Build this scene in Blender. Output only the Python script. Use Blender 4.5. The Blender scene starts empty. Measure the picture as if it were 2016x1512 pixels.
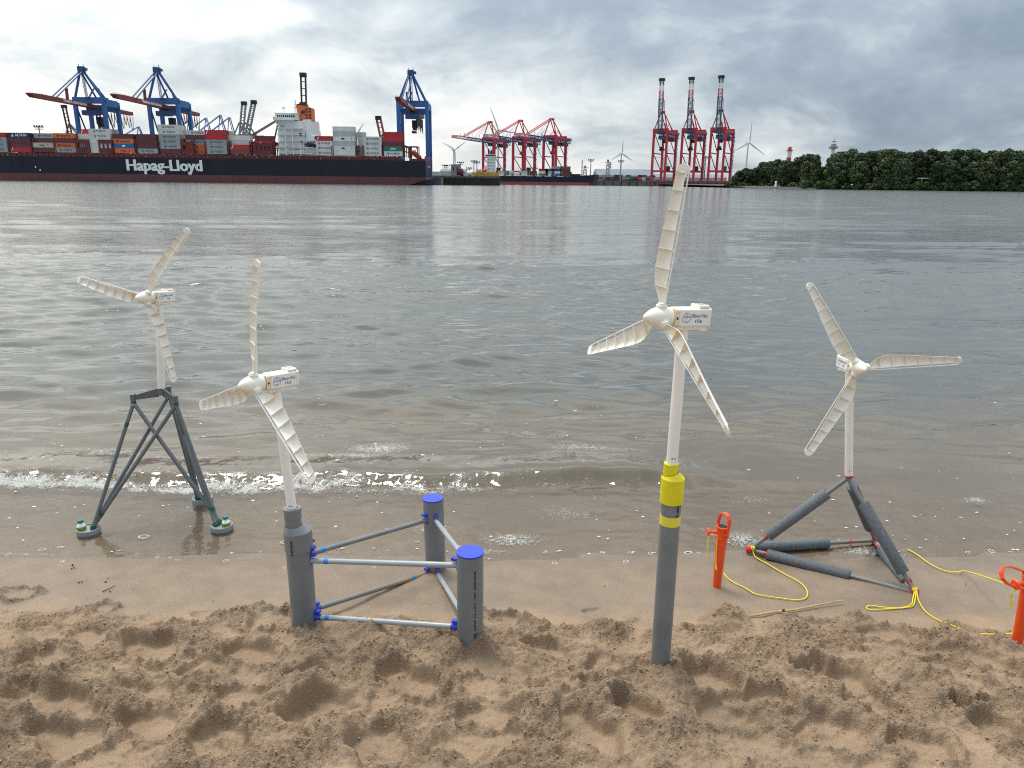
import bpy, bmesh, math, random
import numpy as np
from mathutils import Vector, Matrix

random.seed(7)
rng = np.random.default_rng(11)
R = math.radians
scene = bpy.context.scene
C = scene.collection

# ------------------------------------------------------------------ camera
F_PX, W_PX, H_PX = 1450.0, 2016.0, 1512.0
CAM_H = 1.65
PITCH = math.atan((756 - 360.5) / F_PX)
ROLL = R(0.62)
cam_data = bpy.data.cameras.new('camera')
cam = bpy.data.objects.new('camera', cam_data)
C.objects.link(cam)
cam_data.sensor_width = 36.0
cam_data.lens = 36.0 * F_PX / W_PX
cam_data.clip_start = 0.05
cam_data.clip_end = 12000
FW = Vector((0, math.cos(PITCH), -math.sin(PITCH)))
R0 = Vector((1, 0, 0)); U0 = Vector((0, math.sin(PITCH), math.cos(PITCH)))
RT = R0 * math.cos(ROLL) + U0 * math.sin(ROLL)
UP = U0 * math.cos(ROLL) - R0 * math.sin(ROLL)
EYE = Vector((0, 0, CAM_H))
m = Matrix((RT, UP, -FW)).transposed().to_4x4()
m.translation = EYE
cam.matrix_world = m
scene.camera = cam

def ray(x, y):
    return FW + RT * ((x - 1008) / F_PX) + UP * ((756 - y) / F_PX)
def on_z(x, y, z=0.0):
    d = ray(x, y); return EYE + d * ((z - CAM_H) / d.z)
def at_y(x, y, Y):
    d = ray(x, y); return EYE + d * (Y / d.y)

# ------------------------------------------------------------------ sky and sun
SUN_AZ, SUN_EL = R(-38), R(67)          # azimuth from +Y towards +X
sun_dir = Vector((math.sin(SUN_AZ) * math.cos(SUN_EL), math.cos(SUN_AZ) * math.cos(SUN_EL), math.sin(SUN_EL)))
world = bpy.data.worlds.new('World'); scene.world = world
world.use_nodes = True
def build_world():
    nt = world.node_tree; nt.nodes.clear()
    N = nt.nodes.new; L = nt.links.new
    out = N('ShaderNodeOutputWorld'); bg = N('ShaderNodeBackground'); bg.inputs['Strength'].default_value = 0.1
    L(bg.outputs[0], out.inputs[0])
    sky = N('ShaderNodeTexSky'); sky.sky_type = 'NISHITA'; sky.sun_disc = False
    sky.sun_elevation = SUN_EL; sky.sun_rotation = SUN_AZ
    sky.air_density = 1.2; sky.dust_density = 2.0
    tc = N('ShaderNodeTexCoord')
    sep = N('ShaderNodeSeparateXYZ'); L(tc.outputs['Generated'], sep.inputs[0])
    def math_(op, a, b=None, clamp=False):
        n = N('ShaderNodeMath'); n.operation = op; n.use_clamp = clamp
        for i, v in enumerate((a, b)):
            if v is None: continue
            if isinstance(v, (int, float)): n.inputs[i].default_value = v
            else: L(v, n.inputs[i])
        return n.outputs[0]
    zc = math_('ADD', math_('ABSOLUTE', sep.outputs[2]), 0.38)
    comb = N('ShaderNodeCombineXYZ')
    L(math_('DIVIDE', sep.outputs[0], zc), comb.inputs[0]); L(math_('DIVIDE', sep.outputs[1], zc), comb.inputs[1])
    comb.inputs[2].default_value = 0.35
    def noise(scale, detail, rough, off, dist=0.0):
        mp = N('ShaderNodeMapping'); mp.inputs['Location'].default_value = off
        mp.inputs['Scale'].default_value = (1.0, 1.0, 1)
        L(comb.outputs[0], mp.inputs[0])
        n = N('ShaderNodeTexNoise'); n.inputs['Scale'].default_value = scale; n.inputs['Detail'].default_value = detail
        n.inputs['Roughness'].default_value = rough; n.inputs['Distortion'].default_value = dist
        L(mp.outputs[0], n.inputs['Vector']); return n.outputs[0]
    big = noise(1.05, 3, 0.5, CLOUD_OFF, 0.3)
    mid = noise(3.0, 9, 0.56, (3.1, 7.7, 0.4), 0.45)
    fine = noise(9.5, 8, 0.6, (1.1, 2.7, 0.9), 0.2)
    # brightness of the cloud deck: low clouds shade each other, thin cloud glows towards the sun
    dot = N('ShaderNodeVectorMath'); dot.operation = 'DOT_PRODUCT'
    L(tc.outputs['Generated'], dot.inputs[0]); dot.inputs[1].default_value = tuple(Vector((-0.62, 0.60, 0.50)).normalized())
    glow = math_('POWER', math_('MAXIMUM', dot.outputs['Value'], 0.0), 2.0)
    v = math_('ADD', math_('MULTIPLY', big, 1.15), math_('MULTIPLY', mid, 0.95))
    v = math_('ADD', v, math_('MULTIPLY', fine, 0.22))
    v = math_('ADD', v, math_('MULTIPLY', glow, 0.38))
    lowband = math_('POWER', math_('SUBTRACT', 1.0, math_('MINIMUM', math_('MULTIPLY', math_('MAXIMUM', sep.outputs[2], 0.0), 4.5), 1.0)), 2.0)
    v = math_('ADD', v, math_('MULTIPLY', lowband, 0.14))
    mr = N('ShaderNodeMapRange'); mr.inputs['From Min'].default_value = CLOUD_LO; mr.inputs['From Max'].default_value = CLOUD_HI
    L(v, mr.inputs[0])
    cr = N('ShaderNodeValToRGB'); L(mr.outputs[0], cr.inputs[0])
    e = cr.color_ramp.elements
    e[0].position = 0.0; e[0].color = (0.160, 0.202, 0.250, 1)
    e[1].position = 1.0; e[1].color = (0.65, 0.645, 0.62, 1)
    for p, c in ((0.28, (0.225, 0.272, 0.318, 1)), (0.52, (0.340, 0.385, 0.412, 1)), (0.76, (0.49, 0.52, 0.525, 1))):
        x = e.new(p); x.color = c
    sc = N('ShaderNodeVectorMath'); sc.operation = 'SCALE'; L(math_('MULTIPLY', math_('ADD', math_('MULTIPLY', math_('MAXIMUM', sep.outputs[2], 0.0), 1.6), 0.80), 10.0), sc.inputs['Scale'])
    L(cr.outputs[0], sc.inputs[0])
    mx = N('ShaderNodeMix'); mx.data_type = 'RGBA'
    cov = N('ShaderNodeMapRange'); cov.inputs['From Min'].default_value = 0.30; cov.inputs['From Max'].default_value = 0.50
    cov.inputs['To Min'].default_value = 0.95; cov.inputs['To Max'].default_value = 1.0
    L(mid, cov.inputs[0]); L(cov.outputs[0], mx.inputs[0])
    L(sky.outputs[0], mx.inputs[6]); L(sc.outputs[0], mx.inputs[7])
    L(mx.outputs[2], bg.inputs[0])
CLOUD_OFF = (3.3, 9.7, 0.0); CLOUD_LO, CLOUD_HI = 0.98, 1.64
build_world()
sun_data = bpy.data.lights.new('sun', 'SUN'); sun = bpy.data.objects.new('sun', sun_data); C.objects.link(sun)
sun_data.energy = 1.5; sun_data.angle = R(18); sun_data.color = (1.0, 0.95, 0.88)
sun.rotation_euler = sun_dir.to_track_quat('Z', 'Y').to_euler()
vs = scene.view_settings
vs.view_transform = 'Standard'; vs.look = 'None'; vs.gamma = 1.0; vs.use_curve_mapping = False
vs.exposure = 0.84
scene.display_settings.display_device = 'sRGB'
scene.cycles.use_denoising = False
scene.cycles.filter_width = 1.1
scene.cycles.max_bounces = 8

# ------------------------------------------------------------------ materials
MATS = {}
def material(name, col, rough=0.5, metal=0.0, var=0.12, vscale=3.0, bump=0.0, bscale=40.0, spec=0.5, dirt=None, rand=0.0, stretch=None, sandy=False):
    """Principled material whose colour wanders a little with a noise, with fine relief."""
    if name in MATS: return MATS[name]
    mt = bpy.data.materials.new(name); mt.use_nodes = True
    nt = mt.node_tree; b = nt.nodes['Principled BSDF']; N = nt.nodes.new; L = nt.links.new
    b.inputs['Roughness'].default_value = rough; b.inputs['Metallic'].default_value = metal
    b.inputs['Specular IOR Level'].default_value = spec
    tc = N('ShaderNodeTexCoord'); src = tc.outputs['Object']
    if stretch:
        mp = N('ShaderNodeMapping'); mp.inputs['Scale'].default_value = stretch; L(src, mp.inputs[0]); src = mp.outputs[0]
    n = N('ShaderNodeTexNoise'); n.inputs['Scale'].default_value = vscale; n.inputs['Detail'].default_value = 6; n.inputs['Roughness'].default_value = 0.6
    L(src, n.inputs['Vector'])
    cr = N('ShaderNodeValToRGB'); L(n.outputs[0], cr.inputs[0])
    lo = [c * (1 - var) for c in col]; hi = [min(1, c * (1 + var)) for c in col]
    if dirt: lo = [a * 0.4 + d * 0.6 for a, d in zip(lo, dirt)]
    cr.color_ramp.elements[0].position = 0.3; cr.color_ramp.elements[0].color = (*lo, 1)
    cr.color_ramp.elements[1].position = 0.62 if dirt else 0.7; cr.color_ramp.elements[1].color = (*hi, 1)
    colout = cr.outputs[0]
    if rand:
        oi = N('ShaderNodeObjectInfo'); hs = N('ShaderNodeHueSaturation')
        mr = N('ShaderNodeMapRange'); mr.inputs['To Min'].default_value = 1 - rand; mr.inputs['To Max'].default_value = 1 + rand
        L(oi.outputs['Random'], mr.inputs[0]); L(mr.outputs[0], hs.inputs['Value']); L(colout, hs.inputs['Color']); colout = hs.outputs[0]
    L(colout, b.inputs['Base Color'])
    if sandy:       # sand sticking to the lowest hand's breadth
        n3 = N('ShaderNodeTexNoise'); n3.inputs['Scale'].default_value = 150; n3.inputs['Detail'].default_value = 5; n3.inputs['Roughness'].default_value = 0.7; L(tc.outputs['Object'], n3.inputs['Vector'])
        sp = N('ShaderNodeSeparateXYZ'); L(tc.outputs['Object'], sp.inputs[0])
        z_ = N('ShaderNodeMath'); z_.operation = 'MULTIPLY_ADD'; L(sp.outputs[2], z_.inputs[0]); z_.inputs[1].default_value = -2.6; L(n3.outputs[0], z_.inputs[2])
        mr3 = N('ShaderNodeMapRange'); mr3.inputs['From Min'].default_value = 0.44; mr3.inputs['From Max'].default_value = 0.50; L(z_.outputs[0], mr3.inputs[0])
        mx3 = N('ShaderNodeMix'); mx3.data_type = 'RGBA'; L(mr3.outputs[0], mx3.inputs[0]); L(colout, mx3.inputs[6]); mx3.inputs[7].default_value = (0.24, 0.175, 0.115, 1)
        L(mx3.outputs[2], b.inputs['Base Color'])
    if bump:
        n2 = N('ShaderNodeTexNoise'); n2.inputs['Scale'].default_value = bscale; n2.inputs['Detail'].default_value = 4
        L(src, n2.inputs['Vector'])
        bp = N('ShaderNodeBump'); bp.inputs['Strength'].default_value = bump; bp.inputs['Distance'].default_value = 1.0 / bscale
        L(n2.outputs[0], bp.inputs['Height']); L(bp.outputs[0], b.inputs['Normal'])
    MATS[name] = mt
    return mt
M = material
m_white = M('cream_white_plastic', (0.86, 0.815, 0.715), 0.38, var=0.05, vscale=14, bump=0.05, bscale=700)
m_tower = M('white_tube', (0.88, 0.84, 0.79), 0.33, var=0.05, vscale=9)
m_yellowed = M('yellowed_plastic', (0.82, 0.71, 0.48), 0.4, var=0.12, vscale=30)
m_sticker = M('sticker_paper', (0.82, 0.83, 0.82), 0.35, var=0.02)
m_ink = M('teal_ink', (0.015, 0.10, 0.13), 0.5, var=0.05)
m_black = M('black_print', (0.012, 0.012, 0.013), 0.55, var=0.1)
m_pvc = M('grey_pvc', (0.180, 0.192, 0.198), 0.36, var=0.14, sandy=True, vscale=10, bump=0.03, bscale=300)
m_pvc_dark = M('dark_grey_pvc', (0.130, 0.143, 0.148), 0.36, var=0.10, vscale=12, bump=0.03, bscale=300)
m_pvc_light = M('light_grey_conduit', (0.33, 0.35, 0.36), 0.28, var=0.06, vscale=12)
m_blue = M('blue_print_plastic', (0.03, 0.062, 0.50), 0.42, var=0.15, vscale=18, bump=0.12, bscale=260, stretch=(1, 6, 1))
m_tapeblue = M('blue_tape', (0.02, 0.20, 0.56), 0.45, var=0.1)
m_green = M('green_plastic', (0.004, 0.095, 0.05), 0.35, var=0.12, vscale=20)
m_lime = M('lime_water_jar', (0.20, 0.30, 0.015), 0.25, var=0.12, vscale=30)
m_capgreen = M('sea_green_cap', (0.01, 0.17, 0.15), 0.35, var=0.08)
m_yellow = M('yellow_tape', (0.74, 0.64, 0.008), 0.42, var=0.07, vscale=40, bump=0.15, bscale=160)
m_yellow2 = M('yellow_band', (0.80, 0.68, 0.06), 0.45, var=0.05)
m_foamgrey = M('grey_foam_sleeve', (0.135, 0.148, 0.160), 0.85, var=0.28, vscale=130, bump=0.6, bscale=260, spec=0.2, rand=0.1)
m_red = M('red_print_plastic', (0.60, 0.025, 0.035), 0.4, var=0.1)
m_orange = M('orange_plastic', (0.86, 0.082, 0.012), 0.34, var=0.06, vscale=16, bump=0.04, bscale=150)
m_rope = M('yellow_rope', (0.78, 0.62, 0.02), 0.6, var=0.2, vscale=200, bump=0.4, bscale=500)
m_bamboo = M('dry_reed', (0.46, 0.30, 0.12), 0.5, var=0.25, vscale=25, stretch=(1, 1, 1))
m_twig = M('dark_twig', (0.045, 0.03, 0.022), 0.8, var=0.3, vscale=50)

# ------------------------------------------------------------------ mesh helpers
class MB:
    """Collects shapes; build() links them as ONE mesh object."""
    def __init__(s): s.v = []; s.f = []; s.sm = []
    def add(s, verts, faces, smooth=False):
        o = len(s.v); s.v += [tuple(v) for v in verts]
        for i, f in enumerate(faces):
            s.f.append(tuple(o + k for k in f)); s.sm.append(smooth if isinstance(smooth, bool) else smooth[i])
        return s
    def frame_box(s, c, ax, ay, az):
        """Box of half-axes ax, ay, az round c."""
        c, ax, ay, az = Vector(c), Vector(ax), Vector(ay), Vector(az)
        P = [c + ax * i + ay * j + az * k for k in (-1, 1) for j in (-1, 1) for i in (-1, 1)]
        F = [(0, 2, 3, 1), (4, 5, 7, 6), (0, 1, 5, 4), (2, 6, 7, 3), (0, 4, 6, 2), (1, 3, 7, 5)]
        if ax.cross(ay).dot(az) < 0: F = [tuple(reversed(f)) for f in F]
        return s.add(P, F)
    def box(s, x0, x1, y0, y1, z0, z1):
        return s.frame_box(((x0 + x1) / 2, (y0 + y1) / 2, (z0 + z1) / 2), (abs(x1 - x0) / 2, 0, 0), (0, abs(y1 - y0) / 2, 0), (0, 0, abs(z1 - z0) / 2))
    def bar(s, p, q, w, h=None, up=(0, 0, 1)):
        p, q = Vector(p), Vector(q); h = h or w
        d = (q - p); l = d.length; d.normalize(); up = Vector(up)
        if abs(d.dot(up)) > 0.98: up = Vector((0, 1, 0))
        a = d.cross(up).normalized(); b = a.cross(d)
        return s.frame_box((p + q) / 2, d * (l / 2), a * (w / 2), b * (h / 2))
    def tube(s, p, q, r1, r2=None, n=16, caps=True, bore=None):
        """Tapered tube from p to q; bore: leaves the q end as a ring round a hole."""
        p, q = Vector(p), Vector(q); r2 = r1 if r2 is None else r2
        d = (q - p).normalized(); a = d.orthogonal().normalized(); b = d.cross(a)
        P = []; ring = [a * math.cos(2 * math.pi * i / n) + b * math.sin(2 * math.pi * i / n) for i in range(n)]
        P += [p + k * r1 for k in ring] + [q + k * r2 for k in ring]
        F = [(i, (i + 1) % n, n + (i + 1) % n, n + i) for i in range(n)]; S = [True] * n
        if caps:
            F += [tuple(reversed(range(n)))]; S += [False]
            if bore is None: F += [tuple(range(n, 2 * n))]; S += [False]
            else:
                P += [q + k * bore for k in ring] + [q - d * min(0.05, (q - p).length * .9) + k * bore for k in ring]
                for i in range(n):
                    j = (i + 1) % n
                    F += [(n + i, n + j, 2 * n + j, 2 * n + i), (2 * n + i, 2 * n + j, 3 * n + j, 3 * n + i)]; S += [False, True]
                F += [tuple(range(3 * n, 4 * n))]; S += [False]
        return s.add(P, F, S)
    def lathe(s, o, axis, prof, n=24, sharp=()):
        """prof: (distance along axis, radius) pairs."""
        o, d = Vector(o), Vector(axis).normalized(); a = d.orthogonal().normalized(); b = d.cross(a)
        P = []; F = []; S = []
        for (t, r) in prof:
            P += [o + d * t + (a * math.cos(2 * math.pi * i / n) + b * math.sin(2 * math.pi * i / n)) * max(r, 1e-5) for i in range(n)]
        for k in range(len(prof) - 1):
            for i in range(n):
                j = (i + 1) % n
                F.append((k * n + i, k * n + j, (k + 1) * n + j, (k + 1) * n + i)); S.append(k not in sharp)
        F.append(tuple(reversed(range(n)))); S.append(False)
        F.append(tuple(range((len(prof) - 1) * n, len(prof) * n))); S.append(False)
        return s.add(P, F, S)
    def path(s, pts, r, n=7):
        """Round cord through pts."""
        pts = [Vector(p) for p in pts]; P = []; F = []
        a = None
        for k, p in enumerate(pts):
            d = (pts[min(k + 1, len(pts) - 1)] - pts[max(k - 1, 0)]).normalized()
            a = d.orthogonal().normalized() if a is None else (a - d * a.dot(d)).normalized()
            b = d.cross(a)
            P += [p + (a * math.cos(2 * math.pi * i / n) + b * math.sin(2 * math.pi * i / n)) * r for i in range(n)]
        for k in range(len(pts) - 1):
            for i in range(n):
                j = (i + 1) % n; F.append((k * n + i, k * n + j, (k + 1) * n + j, (k + 1) * n + i))
        sm = [True] * len(F)
        F += [tuple(reversed(range(n))), tuple(range((len(pts) - 1) * n, len(pts) * n))]; sm += [False, False]
        return s.add(P, F, sm)
    def prism(s, poly, depth):
        """poly: loop of points, extruded by the vector depth (both ends closed)."""
        poly = [Vector(p) for p in poly]; depth = Vector(depth); n = len(poly)
        nrm = Vector((0, 0, 0))
        for i in range(n): nrm += poly[i].cross(poly[(i + 1) % n])
        if nrm.dot(depth) < 0: poly.reverse()
        P = poly + [p + depth for p in poly]
        F = [tuple(reversed(range(n))), tuple(range(n, 2 * n))] + [(i, (i + 1) % n, n + (i + 1) % n, n + i) for i in range(n)]
        return s.add(P, F)
    def mesh(s, name, mat):
        me = bpy.data.meshes.new(name); me.from_pydata(s.v, [], s.f)
        me.polygons.foreach_set('use_smooth', s.sm); me.materials.append(mat); me.update()
        if any(s.sm): me.set_sharp_from_angle(angle=R(32))
        return me
    def build(s, name, mat, parent=None, org=None):
        """One object; org is the thing's base in the coordinates the shapes were given in."""
        if org is not None:
            ox, oy, oz = org; s.v = [(a - ox, b - oy, c - oz) for a, b, c in s.v]
        return link(name, s.mesh(name, mat), parent)
def link(name, me, parent=None, loc=None, rot=None):
    o = bpy.data.objects.new(name, me); C.objects.link(o)
    if parent: o.parent = parent
    if loc is not None: o.location = loc
    if rot is not None: o.rotation_euler = rot
    return o
def tag(o, label, cat, group=None, kind=None):
    if label: o['label'] = label
    if cat: o['category'] = cat
    if group: o['group'] = group
    if kind: o['kind'] = kind
    return o
def empty(name, loc, label, cat, group=None, rotz=0.0):
    o = bpy.data.objects.new(name, None); C.objects.link(o); o.empty_display_size = 0.1
    o.location = loc; o.rotation_euler = (0, 0, rotz)
    return tag(o, label, cat, group)
def copy_tree(o, parent=None):
    c = o.copy(); C.objects.link(c)
    if parent: c.parent = parent
    for ch in list(o.children): copy_tree(ch, c)
    return c
_txt = {}
def text_mesh(body, size, bold=0.0, depth=0.0, align='CENTER', shear=0.0):
    """Lettering as a flat mesh in the XY plane, centred."""
    key = (body, size, bold, depth, align, shear)
    if key in _txt: return _txt[key]
    cu = bpy.data.curves.new('lettering', 'FONT'); cu.body = body; cu.size = size; cu.offset = bold; cu.extrude = depth
    cu.align_x = align; cu.align_y = 'CENTER'; cu.resolution_u = 2; cu.shear = shear
    ob = bpy.data.objects.new('lettering', cu); C.objects.link(ob)
    dg = bpy.context.evaluated_depsgraph_get()
    me = bpy.data.meshes.new_from_object(ob.evaluated_get(dg)); me.name = 'lettering'
    bpy.data.objects.remove(ob); bpy.data.curves.remove(cu)
    _txt[key] = me
    return me
def text_raw(body, size, bold=0.0, width=None):
    """Vertices (x, y) and faces of a text, centred; width stretches it to that length."""
    me = text_mesh(body, size, bold); vs = [v.co.copy() for v in me.vertices]; fs = [tuple(p.vertices) for p in me.polygons]
    x0, x1 = min(v.x for v in vs), max(v.x for v in vs)
    k = 1.0 if width is None else width / (x1 - x0)
    return [((v.x - (x0 + x1) / 2) * k, v.y) for v in vs], fs
def put_text(mb, body, size, o, ax, ay, bold=0.0, width=None):
    vs, fs = text_raw(body, size, bold, width); o, ax, ay = Vector(o), Vector(ax), Vector(ay)
    mb.add([o + ax * a + ay * b for a, b in vs], fs)
    return mb
ORD = ['first', 'second', 'third', 'fourth', 'fifth', 'sixth', 'seventh', 'eighth', 'ninth', 'tenth', 'eleventh', 'twelfth', 'thirteenth',
       'fourteenth', 'fifteenth', 'sixteenth', 'seventeenth', 'eighteenth', 'nineteenth', 'twentieth']

# ------------------------------------------------------------------ noise for the ground and the water
def hash2(ix, iy, seed):
    h = (ix.astype(np.int64) * 374761393 + iy.astype(np.int64) * 668265263 + seed * 974634233) & 0xffffffff
    h = ((h ^ (h >> 13)) * 1274126177) & 0xffffffff
    return ((h ^ (h >> 16)) & 0xffff) / 65536.0
def perlin(x, y, seed=0):
    ix, iy = np.floor(x), np.floor(y); fx, fy = x - ix, y - iy
    u = fx * fx * fx * (fx * (fx * 6 - 15) + 10); v = fy * fy * fy * (fy * (fy * 6 - 15) + 10)
    def g(dx, dy):
        a = hash2(ix + dx, iy + dy, seed) * (2 * np.pi); return np.cos(a) * (fx - dx) + np.sin(a) * (fy - dy)
    n00, n10, n01, n11 = g(0, 0), g(1, 0), g(0, 1), g(1, 1)
    return ((n00 * (1 - u) + n10 * u) * (1 - v) + (n01 * (1 - u) + n11 * u) * v) * 1.5
def fbm(x, y, seed=0, octv=4, gain=0.5):
    t = 0; a = 1.0
    for i in range(octv): t = t + a * perlin(x * 2 ** i + 17.3 * i, y * 2 ** i - 9.1 * i, seed + i); a *= gain
    return t
def worley(x, y, seed=0):
    ix, iy = np.floor(x), np.floor(y); best = np.full(x.shape, 9.0)
    for dx in (-1, 0, 1):
        for dy in (-1, 0, 1):
            cx, cy = ix + dx, iy + dy
            d = (cx + hash2(cx, cy, seed) - x) ** 2 + (cy + hash2(cx, cy, seed + 5) - y) ** 2
            best = np.minimum(best, d)
    return np.sqrt(best)
def sstep(a, b, x):
    t = np.clip((x - a) / (b - a), 0, 1); return t * t * (3 - 2 * t)
def grid_mesh(name, X, Y, Z, mat, attrs=None):
    ny, nx = X.shape; me = bpy.data.meshes.new(name)
    nv = nx * ny; co = np.stack([X, Y, Z], -1).reshape(-1).astype(np.float32)
    idx = np.arange(nv, dtype=np.int32).reshape(ny, nx)
    q = np.stack([idx[:-1, :-1], idx[:-1, 1:], idx[1:, 1:], idx[1:, :-1]], -1).reshape(-1, 4)
    nf = len(q)
    me.vertices.add(nv); me.vertices.foreach_set('co', co)
    me.loops.add(nf * 4); me.loops.foreach_set('vertex_index', q.reshape(-1))
    me.polygons.add(nf); me.polygons.foreach_set('loop_start', np.arange(0, nf * 4, 4, dtype=np.int32))
    me.polygons.foreach_set('use_smooth', np.ones(nf, dtype=bool))
    me.materials.append(mat); me.update(calc_edges=True)
    for k, a in (attrs or {}).items():
        at = me.attributes.new(k, 'FLOAT', 'POINT'); at.data.foreach_set('value', a.reshape(-1).astype(np.float32))
    return me
# ------------------------------------------------------------------ sand beach
BY = [-60, -6, 0, 1.2, 1.65, 2.1, 2.5, 2.75, 3.04, 3.5, 4.0, 5, 7, 12, 40, 1000]
BZ = [1.8, .6, .22, .145, .125, .10, .055, .030, 0, -.026, -.06, -.13, -.3, -1, -4, -6]
def shore_wobble(x):
    return 0.045 * np.sin(x * 1.7 + 0.6) + 0.03 * np.sin(x * 3.9 + 2.0) + 0.012 * np.sin(x * 11.3 + 1.0) * np.sin(x * 2.3) - 0.03 * x
def base_z(x, y):
    return np.interp(y + 0.6 * shore_wobble(x) * np.clip((y - 2.2) / .8, 0, 1), BY, BZ)
# hollows trodden into the sand: two photo points of the long axis, width, depth, rim
PITS = [
    (752, 1322, 890, 1392, .115, .050, .020), (905, 1300, 1050, 1345, .12, .022, .010), (1040, 1262, 1115, 1290, .09, .030, .014),
    (1150, 1185, 1230, 1182, .055, .010, .004), (248, 1268, 335, 1292, .12, .040, .018), (448, 1280, 530, 1300, .12, .036, .018),
    (492, 1212, 562, 1220, .12, .016, .012), (230, 1372, 345, 1382, .13, .032, .014), (10, 1385, 190, 1415, .17, .050, .022),
    (560, 1345, 640, 1330, .11, .026, .016), (560, 1430, 690, 1400, .13, .040, .020), (395, 1500, 470, 1455, .13, .036, .018),
    (900, 1440, 1010, 1425, .11, .022, .012), (870, 1490, 1050, 1475, .12, .026, .014), (1110, 1420, 1215, 1490, .13, .034, .018),
    (1215, 1392, 1290, 1440, .12, .034, .016), (1570, 1320, 1625, 1332, .085, .040, .014), (1630, 1330, 1700, 1360, .10, .040, .016),
    (1665, 1378, 1790, 1425, .085, .030, .010), (1455, 1285, 1530, 1300, .10, .026, .014), (1800, 1310, 1880, 1318, .10, .030, .014),
    (1870, 1400, 1905, 1425, .07, .034, .012), (1905, 1392, 1940, 1405, .04, .028, .008), (1560, 1475, 1690, 1460, .12, .030, .016),
    (1360, 1335, 1440, 1365, .13, .040, .018), (1380, 1425, 1500, 1440, .12, .030, .016), (1470, 1385, 1560, 1395, .10, .026, .014),
    (60, 1222, 130, 1215, .10, .018, .010), (150, 1235, 190, 1265, .09, .020, .010), (0, 1148, 50, 1150, .08, .014, .006),
    (183, 1180, 222, 1184, .06, .014, .005), (1850, 1275, 2010, 1330, .11, .024, .012), (1935, 1440, 2016, 1480, .12, .034, .016),
    (1760, 1470, 1850, 1500, .12, .030, .016), (60, 1460, 170, 1490, .13, .026, .016), (250, 1440, 340, 1460, .11, .020, .012),
    (700, 1480, 800, 1500, .12, .026, .014), (1160, 1305, 1230, 1330, .09, .022, .012), (1150, 1350, 1190, 1365, .06, .022, .008),
    (1700, 1235, 1790, 1250, .09, .018, .008), (1560, 1212, 1640, 1228, .08, .014, .008), (380, 1190, 440, 1200, .07, .012, .006),
    (960, 1195, 1060, 1222, .05, .018, .010), (60, 1300, 130, 1310, .12, .028, .014), (370, 1320, 440, 1335, .11, .022, .012),
    (430, 1395, 520, 1385, .12, .024, .014), (-120, 1440, -30, 1450, .14, .03, .015), (2060, 1380, 2150, 1400, .13, .03, .015),
]
# heaps: photo point, radius, height
HEAPS = [(1432, 1222, .085, .050), (715, 1245, .10, .040), (1310, 1345, .10, .030), (640, 1290, .11, .026), (610, 1385, .10, .040), (330, 1245, .09, .022),
         (560, 1200, .035, .018), (975, 1205, .05, .014), (1050, 1420, .09, .035), (860, 1275, .07, .016), (960, 1280, .06, .014), (1180, 1395, .08, .032),
         (1545, 1240, .09, .026), (1690, 1215, .07, .020), (1600, 1300, .08, .022), (1760, 1330, .09, .030), (120, 1350, .10, .028), (420, 1430, .08, .018),
         (1880, 1240, .08, .026), (1100, 1250, .06, .018), (1480, 1330, .09, .022), (640, 1480, .12, .036), (60, 1440, .10, .026), (1830, 1370, .10, .03),
         (1290, 1260, .08, .014), (760, 1290, .08, .022), (1330, 1480, .12, .03), (1640, 1420, .10, .024), (1950, 1260, .06, .016), (200, 1225, .07, .016),
         (582, 1252, .045, .013), (628, 1250, .04, .012), (898, 1284, .045, .013), (952, 1276, .045, .014), (1280, 1320, .035, .013), (1328, 1312, .045, .018), (1985, 1278, .03, .010)]
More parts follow.
